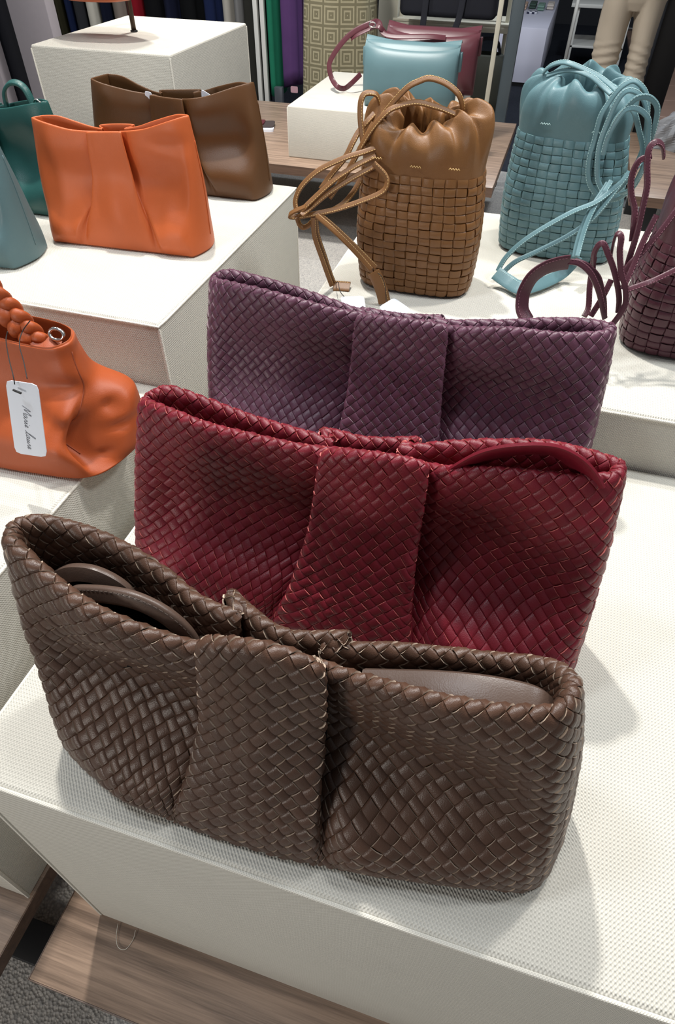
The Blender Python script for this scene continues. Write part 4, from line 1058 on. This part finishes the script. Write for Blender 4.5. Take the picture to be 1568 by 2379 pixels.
def garment(label, x, wd, zb, col, y=5.2, dp=.34, seed=0, hem=.02, tagcol=None, tilt=0.0):
    """a coat, shirt or pair of trousers seen edge-on on its hanger: folded hanging cloth with depth"""
    t = empty('garment', (x, y, zb)); tag(t, label, 'clothing', 'garments on the background rail')
    rng = np.random.default_rng(seed)
    H = RZ - .05 - zb; NU, NVv = 40, 14
    ph = rng.uniform(0, 6.28, 3)
    V = []
    for j in range(NVv+1):
        f = j/NVv; z = H*f
        for i in range(NU):
            a = 2*math.pi*i/NU; c, s = math.cos(a), math.sin(a)
            w1 = wd*.43*(1.0 + .12*math.sin(5*a + ph[0] + f*1.2) + .10*math.sin(9*a + ph[1]))
            w1 *= (1 - .55*max(0, f-.85)/.15)
            d1 = dp/2*(1 + .05*math.sin(3*a + ph[2]))
            V.append((w1*c*abs(c)**-.25 if abs(c) > 1e-3 else 0, d1*s, z + (hem*math.sin(2*a + ph[2])*(1-f)) + tilt*c*(1-f)))
    F = [(j*NU+i, j*NU+(i+1) % NU, (j+1)*NU+(i+1) % NU, (j+1)*NU+i) for j in range(NVv) for i in range(NU)]
    F += [tuple(range(NU-1, -1, -1)), tuple(NVv*NU+i for i in range(NU))]
    m = plain('cloth ' + label.split(' on')[0], col, .9, spec=.15, noise=.12, nscale=9)
    quads('cloth', V, F, m, t, smooth=True)
    tube('hanger_hook', [(0, -.0, H-.01), (0, 0, H+.03), (0, .012, H+.055), (0, .02, H+.066)], .003, M['steel'], t, 4, 6)
    if tagcol:
        card('swing_tag', [(.02, -dp/2-.004, -.035), (.075, -dp/2-.004, -.035), (.075, -dp/2-.004, .005), (.02, -dp/2-.004, .005)], .003, tagcol, t)
    return t
G = [('navy blue garment at the left end of the background rail, beside the lilac panel', -3.60, .20, -.75, srgb(16, 24, 46), 0),
 ('pale grey sleeve hanging between the navy and the olive garment', -3.44, .085, -.62, srgb(120, 128, 124), 1),
 ('dark olive garment fourth from the left end of the background rail', -3.36, .08, -.7, srgb(44, 42, 28), 2),
 ('deep blue narrow garment beside the dark olive one', -3.275, .085, -.7, srgb(22, 32, 62), 3),
 ('charcoal grey garment behind the left part of the tall cream plinth', -3.19, .11, -.7, srgb(46, 47, 50), 4),
 ('cream white garment hanging above the tall cream plinth', -3.085, .10, -.7, srgb(196, 192, 180), 5),
 ('midnight navy garment right of the cream white one', -2.97, .09, -.7, srgb(18, 22, 40), 6),
 ('taupe garment hanging behind the thin rod stand', -2.85, .155, -.7, srgb(128, 118, 110), 7),
 ('bright red garment left of the white rail post', -2.748, .06, -.7, srgb(150, 26, 40), 8),
 ('black garment just right of the white rail post', -2.58, .16, -.72, srgb(14, 14, 17), 9),
 ('dark navy garment between two black garments on the rail', -2.44, .11, -.72, srgb(20, 24, 44), 10),
 ('black narrow garment left of the deep blue coat', -2.29, .17, -.72, srgb(12, 13, 15), 11),
 ('deep blue coat left of the light grey garment', -2.115, .15, -.70, srgb(22, 32, 64), 12),
 ('light grey long garment right of the deep blue coat', -1.995, .10, -.622, srgb(162, 158, 150), 13),
 ('mid grey long garment beside the light grey one', -1.91, .085, -.65, srgb(112, 112, 112), 14),
 ('dark olive black long garment left of the white uprights', -1.825, .13, -.72, srgb(40, 40, 36), 15),
 ('emerald green long garment right of the white uprights', -1.66, .115, -.635, srgb(32, 110, 84), 16),
 ('purple long garment with a pink tag beside the patterned dress', -1.545, .145, -.575, srgb(86, 58, 104), 17)]
M['pink'] = plain('pink card', srgb(190, 150, 160), .6)
for lb, x, wd, zb, col, sd in G:
    garment(lb, x, wd, zb, col, seed=sd, tagcol=M['pink'] if 'pink tag' in lb else None, dp=.34 if sd < 13 else .30)
# grey metal leg seen under the purple garment
pl = empty('short_post', (-1.60, 5.0, FZ)); tag(pl, 'short grey metal leg standing below the purple garment', 'post')
box('leg', (-.03, -.02, .01), (.03, .02, .33), plain('grey metal', srgb(92, 96, 102), .4, .5), pl, .004)
box('foot_plate', (-.04, -.05, 0), (.04, .05, .01), M['black_metal'], pl, .002)

# patterned dress on a dress form
dr = empty('dress_form', (-1.085, 4.80, FZ)); tag(dr, 'dress form in a khaki dress printed with nested squares', 'mannequin')
M['greek'] = greek('khaki nested squares print', srgb(116, 110, 86), srgb(166, 158, 130), .108)
NU, NVv = 72, 24
V, UVl = [], []
for j in range(NVv+1):
    f = j/NVv; z = .22 + 1.35*f
    r = .255*(1-f) + .20*f if f < .75 else .20 + .10*(f-.75)
    for i in range(NU):
        a = 2*math.pi*i/NU
        rr = r*(1 + .05*(1-f)*math.sin(7*a) + .03*math.sin(3*a+1 + 2*f))
        V.append((rr*math.cos(a)*1.03, rr*math.sin(a)*.75, z))
F = [(j*NU+i, j*NU+(i+1) % NU, (j+1)*NU+(i+1) % NU, (j+1)*NU+i) for j in range(NVv) for i in range(NU)]
F += [tuple(NVv*NU+i for i in range(NU))]
dress = quads('dress', V, F, M['greek'], dr)
uv = dress.data.uv_layers.new(name='UVMap')
for p in dress.data.polygons:
    for li, vi in zip(p.loop_indices, p.vertices):
        j, i = divmod(vi, NU)
        if p.index < NVv*NU:
            ii = i if not (i == 0 and (p.index % NU) == NU-1) else NU
            uv.data[li].uv = (ii/NU*1.512, j/NVv*1.35)
tube('pole', [(0, 0, .02), (0, 0, 1.2)], .018, M['black_metal'], dr, 1)
lathe('base', [(.16, 0), (.16, .012), (.03, .022), (.02, .03)], M['black_metal'], dr)

# cream upright panel, shelf with dark bag, cream rail, slate post
pn = box('display_upright', (-.975, 5.40, FZ), (-.835, 5.46, .75), M['cream_metal']); tag(pn, 'cream upright board right of the patterned dress', 'display board')
sh = empty('display_shelf', (-.45, 5.35, FZ)); tag(sh, 'cream wall shelf behind the wine red flap bag', 'shelf')
box('shelf_board', (-.36, -.20, .70), (.42, .25, .735), M['cream_metal'], sh, .003)
box('lip', (-.36, -.205, .735), (.42, -.195, .75), M['cream_metal'], sh, .002)
for x in (-.345, .385):
    lb = 'slim cream post at the %s end of the cream wall shelf' % ('left' if x < 0 else 'right')
    r2 = empty('shelf_post', (-.45+x, 5.35, FZ)); tag(r2, lb, 'post'); box('shaft', (-.012, -.02, .004), (.012, .02, 1.6), M['cream_metal'], r2, .002); box('foot_plate', (-.03, -.04, 0), (.03, .04, .004), M['cream_metal'], r2, .001)
low = empty('low_shelf', (-.45, 5.35, FZ)); tag(low, 'low white shelf carrying the dark olive bag in the background', 'shelf')
box('board', (-.32, -.20, .18), (.36, .25, .215), M['white_metal'], low, .003); box('plinth_foot', (-.28, -.12, 0), (.32, .2, .18), M['black_metal'], low, .003)
M['navy'] = plain('navy canvas', srgb(18, 20, 32), .8, noise=.2, nscale=20)
nb = empty('tote_bag', (-.40, 4.93, -.10)); tag(nb, 'dark navy shoulder bag hanging in the background with two straps trailing down', 'handbag')
bm = bmesh.new(); add_box(bm, (-.31, -.07, .0), (.30, .07, .40), .035, 4)
bm_obj('body', bm, M['navy'], nb, True, 60)
strap('strap', [(-.13, -.075, .30), (-.14, -.085, .05), (-.145, -.09, -.05), (-.155, -.08, -.12), (-.17, -.06, -.17), (-.12, -.05, -.20)], .038, .006, M['navy'], nb, up=np.array([0, -1, .2]))
strap('strap', [(.10, -.075, .30), (.085, -.085, .05), (.06, -.09, -.05), (.03, -.08, -.13), (.01, -.06, -.18), (-.04, -.05, -.21)], .038, .006, M['navy'], nb, up=np.array([0, -1, .2]))
strap('handle', [(-.2, 0, .38), (-.15, 0, .55), (0, 0, .62), (.15, 0, .55), (.2, 0, .38)], .03, .008, M['navy'], nb, up=np.array([0, 1, 0]))
nh = empty('hanging_bar', (-.4, 4.93, .50)); tag(nh, 'horizontal white bar above the frame holding the navy bag', 'bar')
tube('bar', [(-.47, 0, .01), (.40, 0, .01)], .010, M['white_metal'], nh, 1)
tube('end_cap', [(-.475, 0, .01), (-.465, 0, .01)], .014, M['white_metal'], nh, 1)
ob = empty('bucket_bag', (-.15, 5.19, -.685)); tag(ob, 'dark olive slouchy bag on the shelf behind the wine red bag', 'handbag')
lathe('body', [(.12, .0), (.15, .02), (.16, .12), (.14, .26), (.11, .36), (.10, .37), (.09, .34)], plain('dark olive canvas', srgb(36, 38, 30), .8, noise=.2, nscale=15), ob, 36, 1, .7, .05, 6)
strap('handle', [(-.09, 0, .34), (-.06, 0, .43), (.0, 0, .45), (.06, 0, .43), (.09, 0, .34)], .02, .005, M['navy'], ob, up=np.array([0, 1, 0]))
cr = empty('rail_post', (-.030, 4.36, FZ)); tag(cr, 'slim cream vertical rail standing at the right end of the background bench', 'post')
box('shaft', (-.013, -.012, .004), (.013, .012, 1.5), M['cream_metal'], cr, .002); box('foot_plate', (-.03, -.02, 0), (.03, .02, .004), M['cream_metal'], cr, .001)
sl = empty('slate_post', (.055, 4.47, FZ)); tag(sl, 'dark slate grey upright post right of the slim cream rail', 'post')
box('shaft', (-.034, -.03, .004), (.034, .03, 1.5), plain('slate grey paint', srgb(74, 84, 90), .45), sl, .003); box('foot_plate', (-.05, -.04, 0), (.05, .04, .004), M['black_metal'], sl, .001)

# white plinth with folded shirts
wp = empty('display_plinth', (-.06, 7.85, FZ)); tag(wp, 'plain white plinth far behind with folded shirts on top', 'plinth')
M['white_paint'] = plain('white painted board', srgb(206, 206, 222), .5)
box('body', (-.21, -.62, 0.035), (.21, 1.3, .455), M['white_paint'], wp, .004)
box('kick_board', (-.195, -.60, 0), (.195, 1.28, .035), M['black_metal'], wp, .002)
cols = [(srgb(200, 170, 150), 'peach'), (srgb(60, 80, 72), 'dark green'), (srgb(120, 150, 138), 'sage'), (srgb(206, 196, 188), 'cream')]
for i, (c, nm) in enumerate(cols):
    fs = empty('folded_shirt', (-.17 + .088*i, 8.35 + .10*(i % 2), -.445)); tag(fs, nm + ' folded shirt on the far white plinth', 'shirt', 'folded shirts on the far white plinth')
    bm = bmesh.new()
    for k in range(2): add_box(bm, (-.034, -.12, .004 + .022*k), (.034, .12, .024 + .022*k), .008, 3)
    bm_obj('shirt_body', bm, plain(nm + ' cotton', c, .85), fs, True, 60)
    bm = bmesh.new(); add_box(bm, (-.024, -.11, .046), (.024, -.03, .054), .003, 2); bm_obj('collar', bm, plain(nm + ' collar', tuple(v*.8 for v in c[:3])+(1,), .85), fs, True, 60)
ck = empty('folded_shirt', (-.03, 6.50, -.315)); tag(ck, 'navy and white checked folded shirt on the far white plinth', 'shirt', 'folded shirts on the far white plinth')
m, nt, b = nodes_of('navy check cotton'); tc = N(nt, 'ShaderNodeTexCoord'); ch = N(nt, 'ShaderNodeTexChecker', i_Scale=40.0)
ch.inputs['Color1'].default_value = srgb(30, 36, 66); ch.inputs['Color2'].default_value = srgb(206, 208, 216)
nt.links.new(tc.outputs['Object'], ch.inputs['Vector']); nt.links.new(ch.outputs['Color'], b.inputs['Base Color'])
bm = bmesh.new(); add_box(bm, (-.05, -.06, .056), (.05, .05, .08), .008, 3); bm_obj('shirt_body', bm, m, ck, True, 60)
ck.location = (-.03, 6.62, -.315-.054)
ck.location = (-.06, 8.08, -.501)

# white trestle with pole and base plate
fp = empty('pole_stand', (.36, 6.30, FZ)); tag(fp, 'slim white pole on a square cream base plate in the background', 'stand')
box('base_plate', (-.10, -.06, 0), (.10, .06, .012), M['cream_metal'], fp, .002); tube('pole', [(0, 0, .012), (0, 0, 1.6)], .014, M['white_metal'], fp, 1, 12)
tr = empty('display_table', (.62, 8.6, FZ)); tag(tr, 'white framed table far behind the beige trousers', 'table')
for x in (-.25, .25):
    for y in (-.3, .3): box('leg', (x-.02, y-.02, 0), (x+.02, y+.02, .5), M['white_metal'], tr, .003)
box('top', (-.32, -.36, .5), (.32, .36, .53), M['white_metal'], tr, .003); box('lower_shelf', (-.27, -.32, .17), (.27, .32, .19), M['white_metal'], tr, .003)

# mannequin legs in beige trousers
mq = empty('mannequin', (.70, 4.55, FZ)); tag(mq, 'mannequin in wrinkled beige trousers standing in the background at upper right', 'mannequin')
M['beige'] = plain('beige cotton twill', srgb(176, 164, 148), .85, spec=.15, noise=.05, nscale=12)
def legs():
    NU = 40; V, F = [], []
    def ring(c, rx, ry, rot=0):
        return [(c[0] + rx*math.cos(2*math.pi*i/NU + rot), c[1] + ry*math.sin(2*math.pi*i/NU + rot), c[2]) for i in range(NU)]
    rng = np.random.default_rng(4)
    def tubeleg(sx, path):
        P = catmull(np.array(path), 9)
        b0 = len(V)
        for j, (x, y, z, rx, ry) in enumerate(P):
            wk = .075*math.exp(-((z-.67)/.13)**2)*(1 if z < .8 else 0)
            for i in range(NU):
                a = 2*math.pi*i/NU
                k = 1 + wk*math.sin(z*150 + 2.4*math.sin(a*1.0 + sx) + sx*2) + .02*math.sin(3*a + z*14)
                V.append((x + rx*k*math.cos(a), y + ry*k*math.sin(a), z))
        n = len(P)
        for j in range(n-1):
            for i in range(NU): F.append((b0+j*NU+i, b0+j*NU+(i+1) % NU, b0+(j+1)*NU+(i+1) % NU, b0+(j+1)*NU+i))
        F.append(tuple(b0+i for i in range(NU-1, -1, -1)))
        return b0 + (n-1)*NU
    l = tubeleg(-1, [(-.135, 0, .10, .062, .062), (-.135, 0, .25, .066, .068), (-.130, .0, .45, .070, .075), (-.118, -.01, .62, .068, .078), (-.118, -.01, .75, .076, .085), (-.118, 0, .86, .080, .095), (-.112, .0, .95, .086, .105), (-.098, 0, 1.02, .092, .115)])
    r = tubeleg(1, [(.075, -.02, .10, .062, .062), (.077, -.02, .25, .066, .068), (.074, -.02, .45, .070, .075), (.062, -.02, .62, .060, .078), (.058, -.02, .75, .058, .085), (.052, -.01, .86, .066, .095), (.045, .0, .95, .076, .105), (.040, 0, 1.02, .082, .115)])
    # hips: a loft that swallows both thigh tops
    b0 = len(V)
    for (z, rx, ry) in ((.93, .10, .085), (.97, .155, .105), (1.05, .185, .125), (1.2, .18, .13), (1.32, .15, .12), (1.36, .14, .11)):
        V.extend(ring((-.03, 0, z), rx, ry))
    for j in range(5):
        for i in range(NU): F.append((b0+j*NU+i, b0+j*NU+(i+1) % NU, b0+(j+1)*NU+(i+1) % NU, b0+(j+1)*NU+i))
    F.append(tuple(b0+i for i in range(NU-1, -1, -1))); F.append(tuple(b0+5*NU+i for i in range(NU)))
    return quads('trousers', V, F, M['beige'], mq)
tro = legs()
rm = tro.modifiers.new('remesh', 'REMESH'); rm.mode = 'VOXEL'; rm.voxel_size = .006; rm.use_smooth_shade = True
M['skin'] = plain('matte mannequin', srgb(190, 170, 150), .6)
for x, y in ((-.135, 0), (.075, -.02)):
    bm = bmesh.new(); add_box(bm, (x-.042, y-.17, .012), (x+.042, y+.06, .075), .028, 4); bm_obj('foot', bm, M['skin'], mq, True, 60)
    tube('ankle', [(x, y, .05), (x, y, .16)], .034, M['skin'], mq, 1, 14)
box('base_plate', (-.26, -.26, 0), (.22, .22, .012), M['steel'], mq, .003)

# black column at the right, grey crumpled thing on the right bench, lilac panels at the left
bc = box('column', (.846, 4.69, FZ), (.986, 4.95, 2.0), plain('black gloss column', (.006, .006, .008, 1), .5)); tag(bc, 'black square column at the upper right edge', 'column')
gb = empty('garment_bag', (1.03, 4.12, -.5)); tag(gb, 'grey crumpled cloth bag on the pale bench at the right edge', 'bag')
rng = np.random.default_rng(3)
V = []; n1, n2 = 28, 14
for j in range(n2+1):
    f = j/n2
    for i in range(n1):
        a = 2*math.pi*i/n1
        r = (.12*(1-f**2)**.5 if f < 1 else 0) + .015*math.sin(4*a + 5*f) + .012*math.sin(7*a - 9*f)
        V.append((r*math.cos(a), r*.8*math.sin(a), .16*f + .01*math.sin(3*a)*f))
F = [(j*n1+i, j*n1+(i+1) % n1, (j+1)*n1+(i+1) % n1, (j+1)*n1+i) for j in range(n2) for i in range(n1)] + [tuple(range(n1-1, -1, -1))]
quads('cloth', V, F, plain('grey polythene', srgb(128, 130, 134), .5), gb, smooth=False)
for lb, x0, x1 in (('lilac grey wall panel at the left edge, right of the dark gap', -1.838, -1.655), ('lilac grey wall panel cut off by the left edge', -2.35, -1.972)):
    pa = box('wall_panel', (x0, 2.62, FZ), (x1, 2.68, 1.6), M['lilac'], None, .003); tag(pa, lb, 'panel')
db = box('dark_panel', (-2.40, 2.70, FZ), (-1.70, 2.74, 1.6), plain('midnight blue panel', srgb(10, 13, 24), .6)); tag(db, 'midnight blue board showing in the gap between the lilac panels', 'panel')
